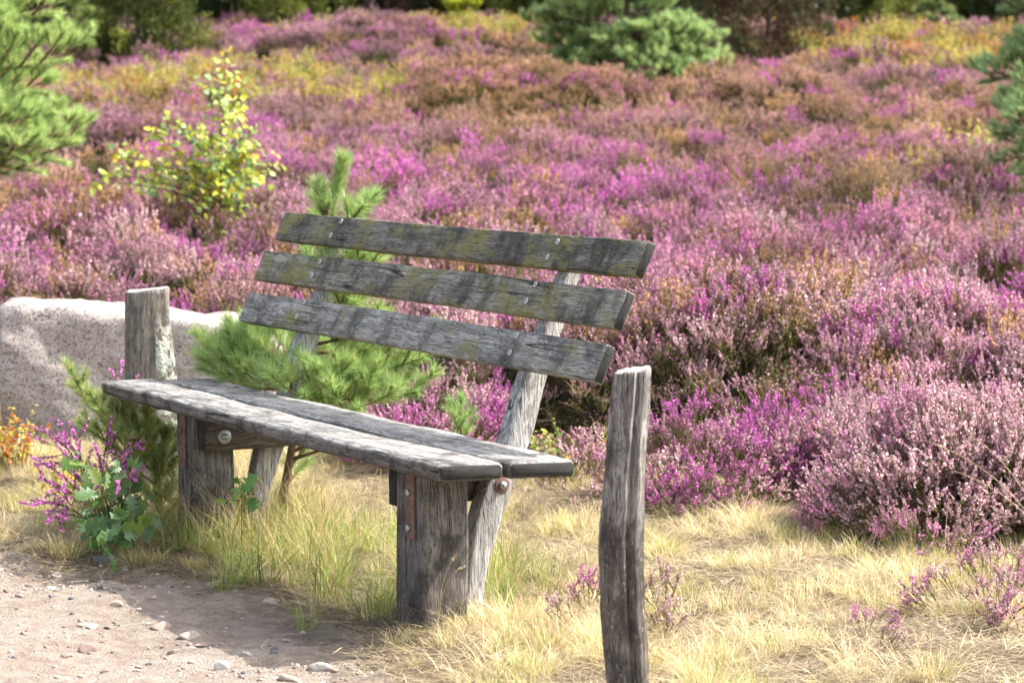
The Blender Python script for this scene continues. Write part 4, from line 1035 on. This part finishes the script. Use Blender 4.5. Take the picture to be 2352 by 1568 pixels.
tips = [(.46, at(2255, 190, 18.8)), (.40, at(2297, 320, 18.9)), (.36, at(2326, 390, 18.7)), (.42, at(2366, 300, 18.3)), (.58, at(2302, 20, 19.0)), (.52, at(2336, 110, 18.8)), (.50, at(2371, 170, 19.4)), (.34, at(2366, 420, 18.9)), (.60, at(2366, 40, 18.7)), (.32, at(2376, 470, 19)), (.44, at(2326, 250, 19.2))]
pine('pine_tree', 'dark bluish pine reaching in from the right edge of the moor', 'pine', rp, 3.2, 805, [(.35, 5, .6, .3), (.55, 6, .6, .4), (.72, 6, .5, .6), (.86, 5, .4, .9)], PB, 1.0, .07, .0022, trunk_r=.045, explicit=tips)
cp = hill(1440, 205, .2); cp = np.array([cp[0], cp[1], hz(cp[0], cp[1])])
print('centre pine', cp)
sc0 = cp[1] / FPX
tips = [(.30, cp + np.array([dx * sc0, dy, (zpx) * sc0])) for dx, dy, zpx in ((-190, 0, 120), (-120, -.5, 60), (-60, -.7, 20), (60, -.7, 25), (130, -.4, 30), (190, 0, 60), (215, .2, 20), (160, -.2, -10), (-160, .3, 170), (-200, -.1, 190), (180, 0, 150), (100, -.6, 110), (-80, -.6, 130), (20, -.8, 70), (190, -.3, 120), (-150, .0, 80), (-110, -.3, 20), (225, -.1, -5))]
pine('pine_tree', 'big bushy green pine with two dark stems at top centre', 'pine', cp, 3.1, 806, [(.26, 6, .8, .1), (.36, 7, 1.0, .2), (.46, 7, 1.0, .3), (.58, 7, .9, .4), (.72, 6, .7, .6), (.86, 5, .45, .9)], [(.30, .46, .20), (.54, .66, .28)], 1.7, .085, .0020, trunk_r=.055, bark=(.09, .065, .045), explicit=tips)
for (px, py, hh, lab, colr, sd) in ((182, 118, 1.15, 'slim pale green pine sapling left of the dark juniper', [(.24, .34, .10), (.32, .42, .13)], 811), (1066, 62, 1.6, 'glowing yellow green young pine standing in yellow bilberry', [(.42, .50, .05), (.52, .56, .07)], 812), (2140, 66, .8, 'grey green pine sapling before the trees at top right', [(.20, .28, .11), (.27, .34, .13)], 813)):
    q = hill(px, py, .25); yq = min(q[1], 41.0); xq = (px - 1176) / FPX * yq; q = np.array([xq, yq, hz(xq, yq)])
    pine('pine_sapling', lab, 'pine', q, hh, sd, [(.20, 5, .22, .6), (.27, 6, .30, .5), (.36, 6, .33, .5), (.52, 5, .28, .6), (.74, 4, .2, .9)], colr, 2.0, .085, .005, trunk_r=.02)

# ------------------------------------------------------------------ junipers and the trees along the top
def bushy_tree(name, label, cat, base, height, width, seed, cols, n_cl=260, leaf=(.030, .007), trunk_r=.05, clear=0.0, shape=1.0, group=None, trunk_col=(.12, .085, .06), upright=1.4):
    rg = RS(seed); root = thing(name, label, cat, base, 0, group); tr = Geo(); fo = Geo()
    k = 8; t = np.linspace(0, 1, k); ax = np.stack([np.cumsum(rg.normal(size=k)) * .03 * width, np.cumsum(rg.normal(size=k)) * .03 * width, t * height * .92 - .08], -1)
    tube(tr, ax, trunk_r * (1 - .85 * t), np.array(trunk_col + (0,)), 8)
    h = clear + (1 - clear) * rg.rand(n_cl) ** 1.15
    prof = np.where(h < clear + .2, .62 + .38 * (h - clear) / .2, ((1 - h) / (1 - clear - .2 + 1e-6)).clip(0, 1) ** (.55 * shape)) * width / 2
    a = rg.rand(n_cl) * 6.283; r = prof * (.35 + .65 * np.sqrt(rg.rand(n_cl))) * (1 + .22 * np.sin(a * 3 + h * 9) + .12 * rg.normal(size=n_cl))
    Cc = np.stack([r * np.cos(a), r * np.sin(a), h * height], -1)
    for q in range(0, n_cl, 4):
        f = np.clip(h[q] * .8 / .92, 0, 1); p0 = np.array([np.interp(f * .9, t, ax[:, j]) for j in range(3)])
        tube(tr, curve3(p0, (p0 + Cc[q]) / 2 + np.array([0, 0, -.03]), Cc[q], 4), np.linspace(trunk_r * .22, .003, 4), np.array(trunk_col + (0,)), 4)
    m = 64; P = np.repeat(Cc, m, 0) + rg.normal(size=(n_cl * m, 3)) * np.array([1, 1, 1.25]) * .055 * (width / 1.3) ** .6 * (height / 2.5) ** .3
    D = unit(rg.normal(size=P.shape) + np.repeat(unit(Cc * np.array([1, 1, .2])), m, 0) * .7 + np.array([0, 0, upright])); Wv = unit(np.cross(D, rg.normal(size=P.shape)))
    cc = np.asarray(cols)[rg.randint(0, len(cols), n_cl)] * (.7 + .6 * rg.rand(n_cl, 1)); C = np.repeat(cc, m, 0) * (.75 + .5 * rg.rand(n_cl * m, 1))
    quads_at(fo, P, D * leaf[0] * (.7 + .6 * rg.rand(len(P), 1)), Wv * leaf[1], np.hstack([C, np.zeros((len(P), 1))]))
    obj('trunk', to_mesh('trunk', tr, M['bark'], True), root); obj('crown', to_mesh('crown', fo, M['needle']), root)
    return root
DK = [(.055, .075, .022), (.075, .10, .028), (.04, .06, .02)]; YG = [(.17, .19, .03), (.10, .13, .03), (.07, .10, .025)]; OLV = [(.22, .24, .045), (.15, .18, .04)]
BRN = [(.09, .075, .035), (.13, .075, .04), (.06, .07, .025)]
def site(px, py, lift=.25):
    q = hill(px, py, lift); yq = min(q[1], 41.5); xq = (px - 1176) / FPX * yq; return np.array([xq, yq, hz(xq, yq)])
TREES = [(330, 98, 2.9, 1.65, 'wide dark juniper with a yellow green right side at top left', YG, 340, 1), (90, 92, 3.4, 1.9, 'dark juniper half hidden behind the left pine', DK, 330, 2),
         (1750, 112, 3.0, 1.6, 'dark brownish juniper right of the big pine', BRN, 340, 3), (1560, 92, 3.2, 1.4, 'dark juniper hidden behind the big pine', DK, 220, 4),
         (1925, 74, 3.0, 1.3, 'deep green juniper behind the brownish juniper', DK, 240, 5), (2010, 66, 2.8, 1.3, 'olive yellow juniper with a sunlit edge at top right', OLV, 260, 6)]
for (px, py, hh, w, lab, cs, ncl, sd) in TREES:
    q = site(px, py); bushy_tree('juniper', lab, 'juniper', q, hh, w, 900 + sd, cs, ncl, (.034, .009), .05)
row = [(-150, 44.5, 4.5, 3.2, DK), (60, 46, 5, 3.0, BRN), (470, 47.5, 5.0, 2.6, DK), (560, 49.5, 5.2, 2.8, DK), (668, 46.5, 4.6, 2.4, OLV), (760, 48.5, 5.2, 2.6, DK), (930, 47.5, 3.4, 2.4, BRN), (1010, 50, 5.2, 3.0, DK), (1140, 47, 4.0, 2.2, OLV), (1230, 49, 5, 2.8, DK), (1330, 46.5, 4.4, 2.2, YG),
       (1480, 48, 5.2, 3.0, DK), (1660, 47, 5.4, 3.0, DK), (1840, 49, 5.4, 2.8, BRN), (2075, 48.0, 4.6, 2.4, DK), (2180, 47, 4.6, 2.6, OLV), (2270, 48, 4.6, 2.8, YG), (2400, 45.5, 5, 3.4, DK), (2560, 47, 5.2, 3.4, DK), (-330, 47, 5.2, 3.4, DK)]
labs = ['dark', 'brownish', 'dense dark', 'tall dark', 'olive', 'tall dark', 'low brownish', 'tall dark', 'olive', 'dark', 'yellow green', 'dark', 'tall dark', 'brownish', 'dark', 'olive', 'yellow green', 'dark', 'dark', 'dark']
for k, (px, Y, hh, w, cs) in enumerate(row):
    X = (px - 1176) / FPX * Y; q = np.array([X, Y, hz(X, Y)])
    kind = {id(DK): 'dark evergreen tree', id(BRN): 'brownish shrub tree', id(OLV): 'olive green shrub tree', id(YG): 'yellow green shrub tree'}[id(cs)]
    place = ['left of the picture', 'behind the left pine', 'right behind the wide dark juniper', 'behind the gap right of the wide juniper', 'behind the brown rise', 'above the magenta heather', 'right of the bare dark trunk', 'behind the glowing yellow pine on its left', 'right of the glowing yellow pine',
             'left behind the big pine', 'close behind the big pine on its left', 'behind the middle of the big pine', 'behind the right side of the big pine', 'behind the brownish juniper', 'right behind the olive yellow juniper', 'in the top right behind the pink heather', 'at top right behind the yellow bilberry', 'behind the right pine', 'right of the picture beyond the right pine', 'far left beyond the left pine'][k]
    bushy_tree('background_tree', f'{kind} in the far row {place}', 'tree', q, hh, w, 930 + k, cs, 300, (.05, .014), .07, 0.0, 1.0, 'trees and shrubs along the far edge of the moor')
q = np.array([(846 - 1176) / FPX * 46, 46, hz((846 - 1176) / FPX * 46, 46)])
bushy_tree('background_tree', 'bare dark tree trunk standing above the magenta heather at the top', 'tree', q, 7.5, 2.6, 960, DK, 200, (.05, .014), .13, .42, 1.0, 'trees and shrubs along the far edge of the moor', (.05, .04, .035))

# ------------------------------------------------------------------ broad leaves
def leaf_blade(kind, rg):
    """one leaf along +x, unit length: vertices, quads"""
    n = 11 if kind == 'birch' else 19; t = np.linspace(0, 1, n)
    if kind == 'birch': w = .42 * np.sin(np.pi * t ** .62) ** .9 * (1 - .25 * t)
    else:
        w = (.12 + .30 * t ** .8) * np.sin(np.pi * np.clip(t * .97 + .02, 0, 1)) ** .5 * (1 + .46 * np.cos(t * 2 * np.pi * 3.4 + .6)) * 1.0
    w = np.maximum(w, .004); w[-1] = .003
    fold = .25 * w; curl = -.22 * t ** 2 * (.5 + rg.rand())
    mid = np.stack([t, 0 * t, curl], -1); lf = np.stack([t + .0 * w, w, curl + fold], -1); rt = np.stack([t, -w, curl + fold], -1)
    V = np.vstack([lf, mid, rt]); i = np.arange(n - 1)
    Q = np.vstack([np.stack([i, i + n, i + n + 1, i + 1], -1), np.stack([i + n, i + 2 * n, i + 2 * n + 1, i + n + 1], -1)])
    return V, Q
def leaf_frame(d, up, rg):
    x = unit(d); y = unit(np.cross(up, x)); z = np.cross(x, y); return np.stack([x, y, z], 1)

def broadleaf(name, label, cat, base, stems, kind, lsize, cols, seed, per=14, twig=(.16, .10, .07), r0=.006, facing=(0, 0, 1.0), start=.15, spread=0.0):
    rg = RS(seed); root = thing(name, label, cat, base); tr = Geo(); lv = Geo(); base = np.asarray(base)
    for (p0, p1, cnt) in stems:
        p0 = np.asarray(p0) - base; p1 = np.asarray(p1) - base; L = np.linalg.norm(p1 - p0)
        mid = (p0 + p1) / 2 + np.array([0, 0, .10 * L]) + rg.normal(size=3) * .04 * L
        pts = curve3(p0, mid, p1, 8); tube(tr, pts, np.linspace(r0, r0 * .3, 8), np.array(twig + (0,)), 5)
        for q in range(cnt):
            f = start + (1 - start) * (q + rg.rand() * .8) / cnt; f = min(f, 1.0)
            p = (1 - f) ** 2 * p0 + 2 * f * (1 - f) * mid + f * f * p1
            d = unit(np.array([rg.normal(), rg.normal(), rg.normal() * .55 - (.35 if kind == 'birch' else .15)]) + unit(p1 - p0) * .5)
            if spread:
                o_ = unit(rg.normal(size=3)) * spread * rg.rand(); tube(tr, np.array([p, p + o_ * .5 + np.array([0, 0, .004]), p + o_]), r0 * .2, np.array(twig + (0,)), 3); p = p + o_
            s = lsize * (.55 + .75 * rg.rand())
            stalk = p + d * s * .28; tube(tr, np.array([p, (p + stalk) / 2, stalk]), r0 * .18, np.array([.25, .25, .08, 0]), 3)
            up = np.array(facing) + rg.normal(size=3) * .55; V, Q = leaf_blade(kind, rg)
            c = np.asarray(cols[rg.choice(len(cols), p=None)]) * (.8 + .4 * rg.rand())
            lv.add((V * s) @ leaf_frame(d, up, rg).T + stalk, Q, None, np.append(c, 0))
    obj('stem', to_mesh('stem', tr, M['twig'], True), root); obj('leaves', to_mesh('leaves', lv, M['leaf'], True), root)
    return root
# yellow birch
Yb = 17.0; bb = at(497, 600, Yb); bb = np.array([bb[0], Yb, hz(bb[0], Yb)]); B3 = lambda px, py, dy=0: at(px, py, Yb + dy)
st = [(bb, B3(520, 108), 90)]
rg = RS(5)
for (fx, fy, tx, ty, c) in ((497, 470, 215, 405, 26), (500, 450, 260, 350, 26), (497, 440, 330, 420, 24), (500, 430, 345, 300, 24), (505, 400, 390, 270, 22), (500, 460, 400, 460, 22), (500, 450, 450, 480, 16), (500, 470, 600, 400, 26), (505, 430, 640, 380, 22), (505, 420, 600, 330, 24), (508, 380, 580, 300, 22), (500, 480, 560, 470, 20), (505, 400, 560, 360, 24), (508, 360, 470, 330, 24), (512, 300, 545, 260, 16), (514, 280, 555, 215, 14), (514, 260, 470, 190, 13), (516, 220, 545, 170, 10), (512, 330, 430, 300, 18), (503, 420, 440, 390, 26), (503, 430, 530, 430, 26), (497, 480, 190, 425, 10), (505, 390, 500, 380, 20), (500, 440, 350, 380, 20)):
    st.append((B3(fx, fy), B3(tx, ty, rg.normal() * .25), int(c * (2.6 if ty > 290 else 2.6))))
broadleaf('birch_sapling', 'yellowing young birch with small bright leaves standing in the heather', 'birch', bb, st, 'birch', .044, [(.64, .64, .07), (.56, .62, .07), (.46, .58, .09), (.28, .44, .18), (.34, .50, .22), (.70, .52, .06), (.50, .62, .16), (.40, .52, .14)], 21, r0=.007, facing=(.5, -.5, .6), spread=.10)
# oak seedlings
Yo = 8.55; ob = gpt(275, 1268); ob = np.array([ob[0], ob[1], hz(ob[0], ob[1])]); O3 = lambda px, py, Y=8.5: at(px, py, Y)
OAK = [(.085, .17, .05), (.12, .22, .06), (.075, .15, .055), (.18, .26, .05), (.13, .21, .085)]
st = [(ob, O3(200, 1050), 10), (ob, O3(250, 1085), 11), (ob, O3(300, 1120), 10), (ob, O3(345, 1190), 9), (ob, O3(215, 1180), 11), (ob, O3(205, 1235, 8.3), 9), (ob, O3(260, 1205, 8.25), 10), (ob, O3(240, 1265, 8.2), 4), (ob, O3(330, 1130), 5), (ob, O3(180, 1100), 4), (ob, O3(355, 1205, 8.3), 6), (ob, O3(275, 1040, 8.6), 8), (ob, O3(230, 1120, 8.35), 9), (ob, O3(310, 1180, 8.3), 9), (ob, O3(190, 1200, 8.35), 7), (ob, O3(330, 1230, 8.25), 5)]
broadleaf('oak_seedling', 'bushy oak seedling with lobed grey green leaves left of the bench leg', 'oak', ob, st, 'oak', .059, OAK, 22, r0=.0035, facing=(.1, -.9, .6), start=.45)
o2 = gpt(548, 1262); Y2 = 8.35; o2 = np.array([at(552, 1262, Y2)[0], Y2, hz(at(552, 1262, Y2)[0], Y2)]); O4 = lambda px, py: at(px, py, Y2)
broadleaf('oak_seedling', 'small oak sprig with five leaves in the grass under the seat', 'oak', o2, [(o2, O4(553, 1112), 6), (O4(550, 1140), O4(590, 1135), 3), (O4(550, 1150), O4(520, 1150), 3)], 'oak', .058, [(.16, .32, .07), (.24, .38, .07), (.14, .28, .08)], 23, r0=.002, facing=(.1, -.8, .8), start=.7)
# bilberry plants
def bilberry_plant(label, px, py, Y, w, h, cols, seed, cnt=22):
    q = at(px, py, Y); q = np.array([q[0], Y, hz(q[0], Y)]); rg = RS(seed); st = []
    for k in range(cnt):
        a = rg.rand() * 6.28; r = w * math.sqrt(rg.rand()); st.append((q + np.array([math.cos(a), math.sin(a), 0]) * r * .5, q + np.array([math.cos(a) * r, math.sin(a) * r, h * (.55 + .5 * rg.rand())]), 12))
    broadleaf('bilberry_bush', label, 'bilberry', q, st, 'birch', .021, cols, seed, r0=.0016, twig=(.14, .17, .05), facing=(.2, -.4, .8))
bilberry_plant('orange and red bilberry bush at the foot of the boulder on the left', 35, 1060, 10.5, .15, .25, [(.55, .20, .04), (.60, .34, .05), (.45, .14, .05), (.30, .34, .07), (.55, .45, .07)], 31, 30)
bilberry_plant('green bilberry bush at the heather edge right of the back support', 1300, 1075, 10.3, .20, .22, [(.16, .26, .05), (.26, .34, .06), (.38, .40, .07), (.50, .28, .07)], 32, 34)
bilberry_plant('yellow leaved bilberry sprig between the heather plant and the boulder', 150, 1090, 9.6, .10, .18, [(.60, .48, .06), (.55, .30, .06), (.24, .32, .08)], 33, 14)

# ------------------------------------------------------------------ heather plants one can single out
def heather_plant(label, base, R, Ht, n_t, colr, seed, lean=(0, 0), pale=.15, scale=1.0, name='heather_bush', protos=None):
    rg = RS(seed); root = thing(name, label, 'heather', base); geo = Geo(); pr = protos or HPROTO
    for k in range(int(n_t * 1.55)):
        a = rg.rand() * 6.283; r = R * math.sqrt(rg.rand()); x, y = math.cos(a) * r, math.sin(a) * r
        z = Ht * .62 * (1 - (r / (R * 1.05)) ** 2) * (.75 + .4 * rg.rand())
        gz = hz(base[0] + x, base[1] + y) - base[2]
        tl = .85 * r / R
        Rm = rotm(-math.sin(a) * tl + rg.normal() * .12 - lean[1], math.cos(a) * tl + rg.normal() * .12 + lean[0], 0) @ rotm(0, 0, rg.rand() * 6.28)
        c = np.asarray(colr[rg.randint(0, len(colr))]) * (.85 + .3 * rg.rand())
        if rg.rand() < pale: c = PALE
        geo.put(pr[rg.randint(0, len(pr))], Rm, (x, y, gz + z - .02), scale * .74 * (.8 + .4 * rg.rand()) * (Ht / .36) ** .5, c)
    V, Q, T, C = geo.arrays(); fl = C[Q[:, 0], 3] > .5
    for nm, sel in (('foliage', ~fl), ('flowers', fl)):
        q = Q[sel]; used = np.unique(q); mp = np.zeros(len(V), int); mp[used] = np.arange(len(used))
        obj(nm, to_mesh(nm, (V[used], mp[q], np.zeros((0, 3), int), C[used]), M['heather_solid']), root)
    return root
def gb(px, py):
    q = gpt(px, py); return (q[0], q[1], hz(q[0], q[1]))
heather_plant('magenta heather clump in front of dark growth just right of the right post', gb(1600, 1165), .27, .30, 26, [VIVID, VIVID, PINK], 41, pale=.25)
heather_plant('bright magenta heather clump ending the row right of the right post', gb(1790, 1150), .14, .34, 14, [VIVID], 42, pale=.1)
heather_plant('pale pink heather bush between the magenta clump and the big dark based bush', gb(1950, 1150), .26, .36, 32, [PINK, PALE], 43, pale=.5)
heather_plant('big pale pink heather bush with a dark base at the right edge', gb(2200, 1235), .38, .46, 70, [PALE * 1.08, PALE * 1.08, PINK, PINK * .6 + PALE * .4], 44, pale=.45)
heather_plant('pale heather bush cut by the right edge above the dry grass', gb(2400, 1245), .34, .44, 46, [PALE * 1.08, PINK], 45, pale=.4)
SPARSE = [heather_proto(150 + k, 9, .11, .20, .9) for k in range(4)]
heather_plant('small pink heather plant growing in the dry grass at the lower right edge', gb(2270, 1430), .17, .22, 11, [PINK, PINK, PALE], 46, pale=.25, protos=SPARSE)
heather_plant('low thin heather sprig in the middle of the dry grass', gb(1985, 1520), .07, .13, 3, [PINK, PALE], 47, protos=SPARSE)
heather_plant('thin heather sprig between the right post and the bench', gb(1345, 1475), .06, .20, 3, [VIVID, PINK], 48, protos=SPARSE)
heather_plant('sparse heather sprig just right of the foot of the right post', gb(1530, 1490), .05, .20, 3, [PINK, MAUVE], 49, protos=SPARSE)
heather_plant('loose heather shoots before the big pale bush', gb(2140, 1310), .15, .20, 6, [PINK, MAUVE], 50, protos=SPARSE)
heather_plant('pale lilac heather under the seat end left of the right post', gb(1345, 1185), .15, .28, 12, [PINK, PALE], 51, pale=.4, protos=SPARSE)
heather_plant('pink heather patch seen between the seat and lowest slat', gb(1010, 1085), .30, .34, 30, [PINK, VIVID], 52, pale=.3)

# wiry heather with long bare shoots by the oak
def wiry(label, base, tips, seed):
    rg = RS(seed); root = thing('heather_bush', label, 'heather', base); st = Geo(); fl = Geo(); base = np.asarray(base)
    for tip in tips:
        p2 = np.asarray(tip) - base; p1 = p2 * .45 + np.array([0, 0, .10]) + rg.normal(size=3) * .02
        sub = [(np.zeros(3) + rg.normal(size=3) * .015 * np.array([1, 1, 0]), p1, p2, .58)]
        for q in range(5):
            t = .4 + .5 * rg.rand(); p = 2 * t * (1 - t) * p1 + t * t * p2; d = unit(unit(p2 - p1) + rg.normal(size=3) * .5); l = .05 + .07 * rg.rand()
            sub.append((p, p + d * l * .5, p + d * l + np.array([0, 0, .012]), .42))
        for (a, m, b_, tf) in sub:
            pts = curve3(a, m, b_, 7); tube(st, pts, np.linspace(.0017, .0007, 7), np.array([.15, .10, .06, 0]), 4)
            L = np.linalg.norm(b_ - a); nl = int(170 * L); t = rg.uniform(.25, .95, nl)[:, None]; P = (1 - t) ** 2 * a + 2 * t * (1 - t) * m + t * t * b_
            D = unit(rg.normal(size=(nl, 3))); Wv = unit(np.cross(D, rg.normal(size=(nl, 3))))
            quads_at(st, P, D * .005, Wv * .0013, np.hstack([np.array([.09, .12, .035]) * (.6 + .8 * rg.rand(nl, 1)), np.zeros((nl, 1))]))
            nf = int(300 * L * (1 - tf)); t = (tf + (1 - tf) * rg.rand(nf))[:, None]; P = (1 - t) ** 2 * a + 2 * t * (1 - t) * m + t * t * b_ + unit(rg.normal(size=(nf, 3))) * .0045
            D = unit(rg.normal(size=(nf, 3))); Wv = unit(np.cross(D, rg.normal(size=(nf, 3)))); s = .0034 * (.7 + .6 * rg.rand(nf, 1))
            quads_at(fl, P, D * s, Wv * s, np.hstack([np.array([.64, .20, .53]) * (.8 + .4 * rg.rand(nf, 1)), np.ones((nf, 1))]))
    obj('foliage', to_mesh('foliage', st, M['heather_solid']), root); obj('flowers', to_mesh('flowers', fl, M['heather_solid']), root)
wb = gb(235, 1235)
wiry('wiry magenta heather with long arching shoots at the path edge left of the bench', wb, [at(72, 1050, 8.7), at(95, 980, 8.9), at(135, 965, 9.0), at(165, 985, 8.8), at(70, 1160, 8.6), at(110, 1130, 8.6), at(105, 1200, 8.5), at(150, 1060, 8.7), at(250, 985, 8.9), at(290, 1040, 8.6), at(330, 1010, 8.8), at(310, 1075, 8.5), at(215, 1020, 8.7), at(180, 1130, 8.5), at(90, 1100, 8.8), at(130, 1010, 8.9), at(282, 825, 9.4), at(270, 1110, 8.4)], 61)

# single long grass stems
def stem_grass(label, base, tips, seed):
    rg = RS(seed); ge = Geo(); base = np.asarray(base)
    for tip in tips:
        p2 = np.asarray(tip) - base; p1 = p2 * np.array([.25, .25, .75]) + rg.normal(size=3) * .01
        tube(ge, curve3(rg.normal(size=3) * .006 * np.array([1, 1, 0]), p1, p2, 10), np.linspace(.0013, .0006, 10), np.array([.66, .54, .33, 0]), 4)
        nl = 26; t = rg.uniform(.8, 1, nl)[:, None]; P = 2 * t * (1 - t) * p1 + t * t * p2; D = unit(rg.normal(size=(nl, 3)) * .4 + p2); Wv = unit(np.cross(D, rg.normal(size=(nl, 3))))
        quads_at(ge, P, D * .004, Wv * .0009, np.tile(np.array([.60, .46, .26, 0]), (nl, 1)))
    tag(obj('grass_stalk', to_mesh('grass_stalk', ge, M['twig']), None, base), label, 'grass')
stem_grass('dry bent grass stalks leaning across the right bench leg', gb(1000, 1478), [at(1052, 1060 + 210, 7.0), at(1068, 1300, 6.95)], 71)
stem_grass('long straw stalks arching over the pale heather bush at the right', gb(2420, 1300), [at(2190, 1080, 8.3), at(2230, 1000, 8.6), at(2120, 1010, 8.5)], 72)
stem_grass('upright dry stalk before the pale heather bush', gb(2165, 1340), [at(2180, 1150, 8.1), at(2260, 1190, 8.0)], 73)
stem_grass('tall thin straw stalk just left of the right post', gb(1440 - 130, 1400), [at(1372, 1150, 7.6)], 74)

# ------------------------------------------------------------------ sky, sun, camera
SUN_EL, SUN_AZ = math.radians(49), math.atan2(1.0, 0.06)       # azimuth from +y towards +x
w = bpy.data.worlds.new('World'); S.world = w; w.use_nodes = True
nt = w.node_tree; nt.nodes.clear()
sky = nt.nodes.new('ShaderNodeTexSky'); sky.sky_type = 'NISHITA'; sky.sun_disc = False
sky.sun_elevation = SUN_EL; sky.sun_rotation = SUN_AZ; sky.air_density = 1.0; sky.dust_density = 4.0; sky.ozone_density = 0.6
bg = nt.nodes.new('ShaderNodeBackground'); bg.inputs[1].default_value = 0.15
wo = nt.nodes.new('ShaderNodeOutputWorld'); hs = nt.nodes.new('ShaderNodeHueSaturation'); hs.inputs['Saturation'].default_value = 0.55; nt.links.new(sky.outputs[0], hs.inputs['Color']); nt.links.new(hs.outputs[0], bg.inputs[0]); nt.links.new(bg.outputs[0], wo.inputs[0])
sd = bpy.data.lights.new('sun', 'SUN'); sd.energy = 3.1; sd.angle = math.radians(.5); sd.color = (1.0, .95, .86)
so = bpy.data.objects.new('sun', sd); COL.objects.link(so)
dirv = Vector((math.sin(SUN_AZ) * math.cos(SUN_EL), math.cos(SUN_AZ) * math.cos(SUN_EL), math.sin(SUN_EL)))
so.rotation_euler = dirv.to_track_quat('Z', 'Y').to_euler(); so.location = dirv * 30

cd = bpy.data.cameras.new('camera'); cam = bpy.data.objects.new('camera', cd); COL.objects.link(cam)
cd.sensor_fit = 'HORIZONTAL'; cd.sensor_width = 36; cd.lens = 36 * F_REL; cd.clip_start = .1; cd.clip_end = 1000
cam.location = (0, 0, CAM_Z); cam.rotation_euler = (math.pi / 2 - PITCH, 0, 0)
cd.dof.use_dof = True; cd.dof.focus_distance = 7.7; cd.dof.aperture_fstop = 6.3
S.camera = cam
S.view_settings.view_transform = 'Standard'; S.view_settings.look = 'None'; S.view_settings.exposure = 0; S.view_settings.gamma = 1
cy = S.cycles
cy.max_bounces = 3; cy.diffuse_bounces = 4; cy.glossy_bounces = 1; cy.transmission_bounces = 3; cy.transparent_max_bounces = 2
cy.use_adaptive_sampling = True; cy.adaptive_threshold = 0.04; cy.film_exposure = 3.1; cy.use_light_tree = False
cy.use_denoising = True
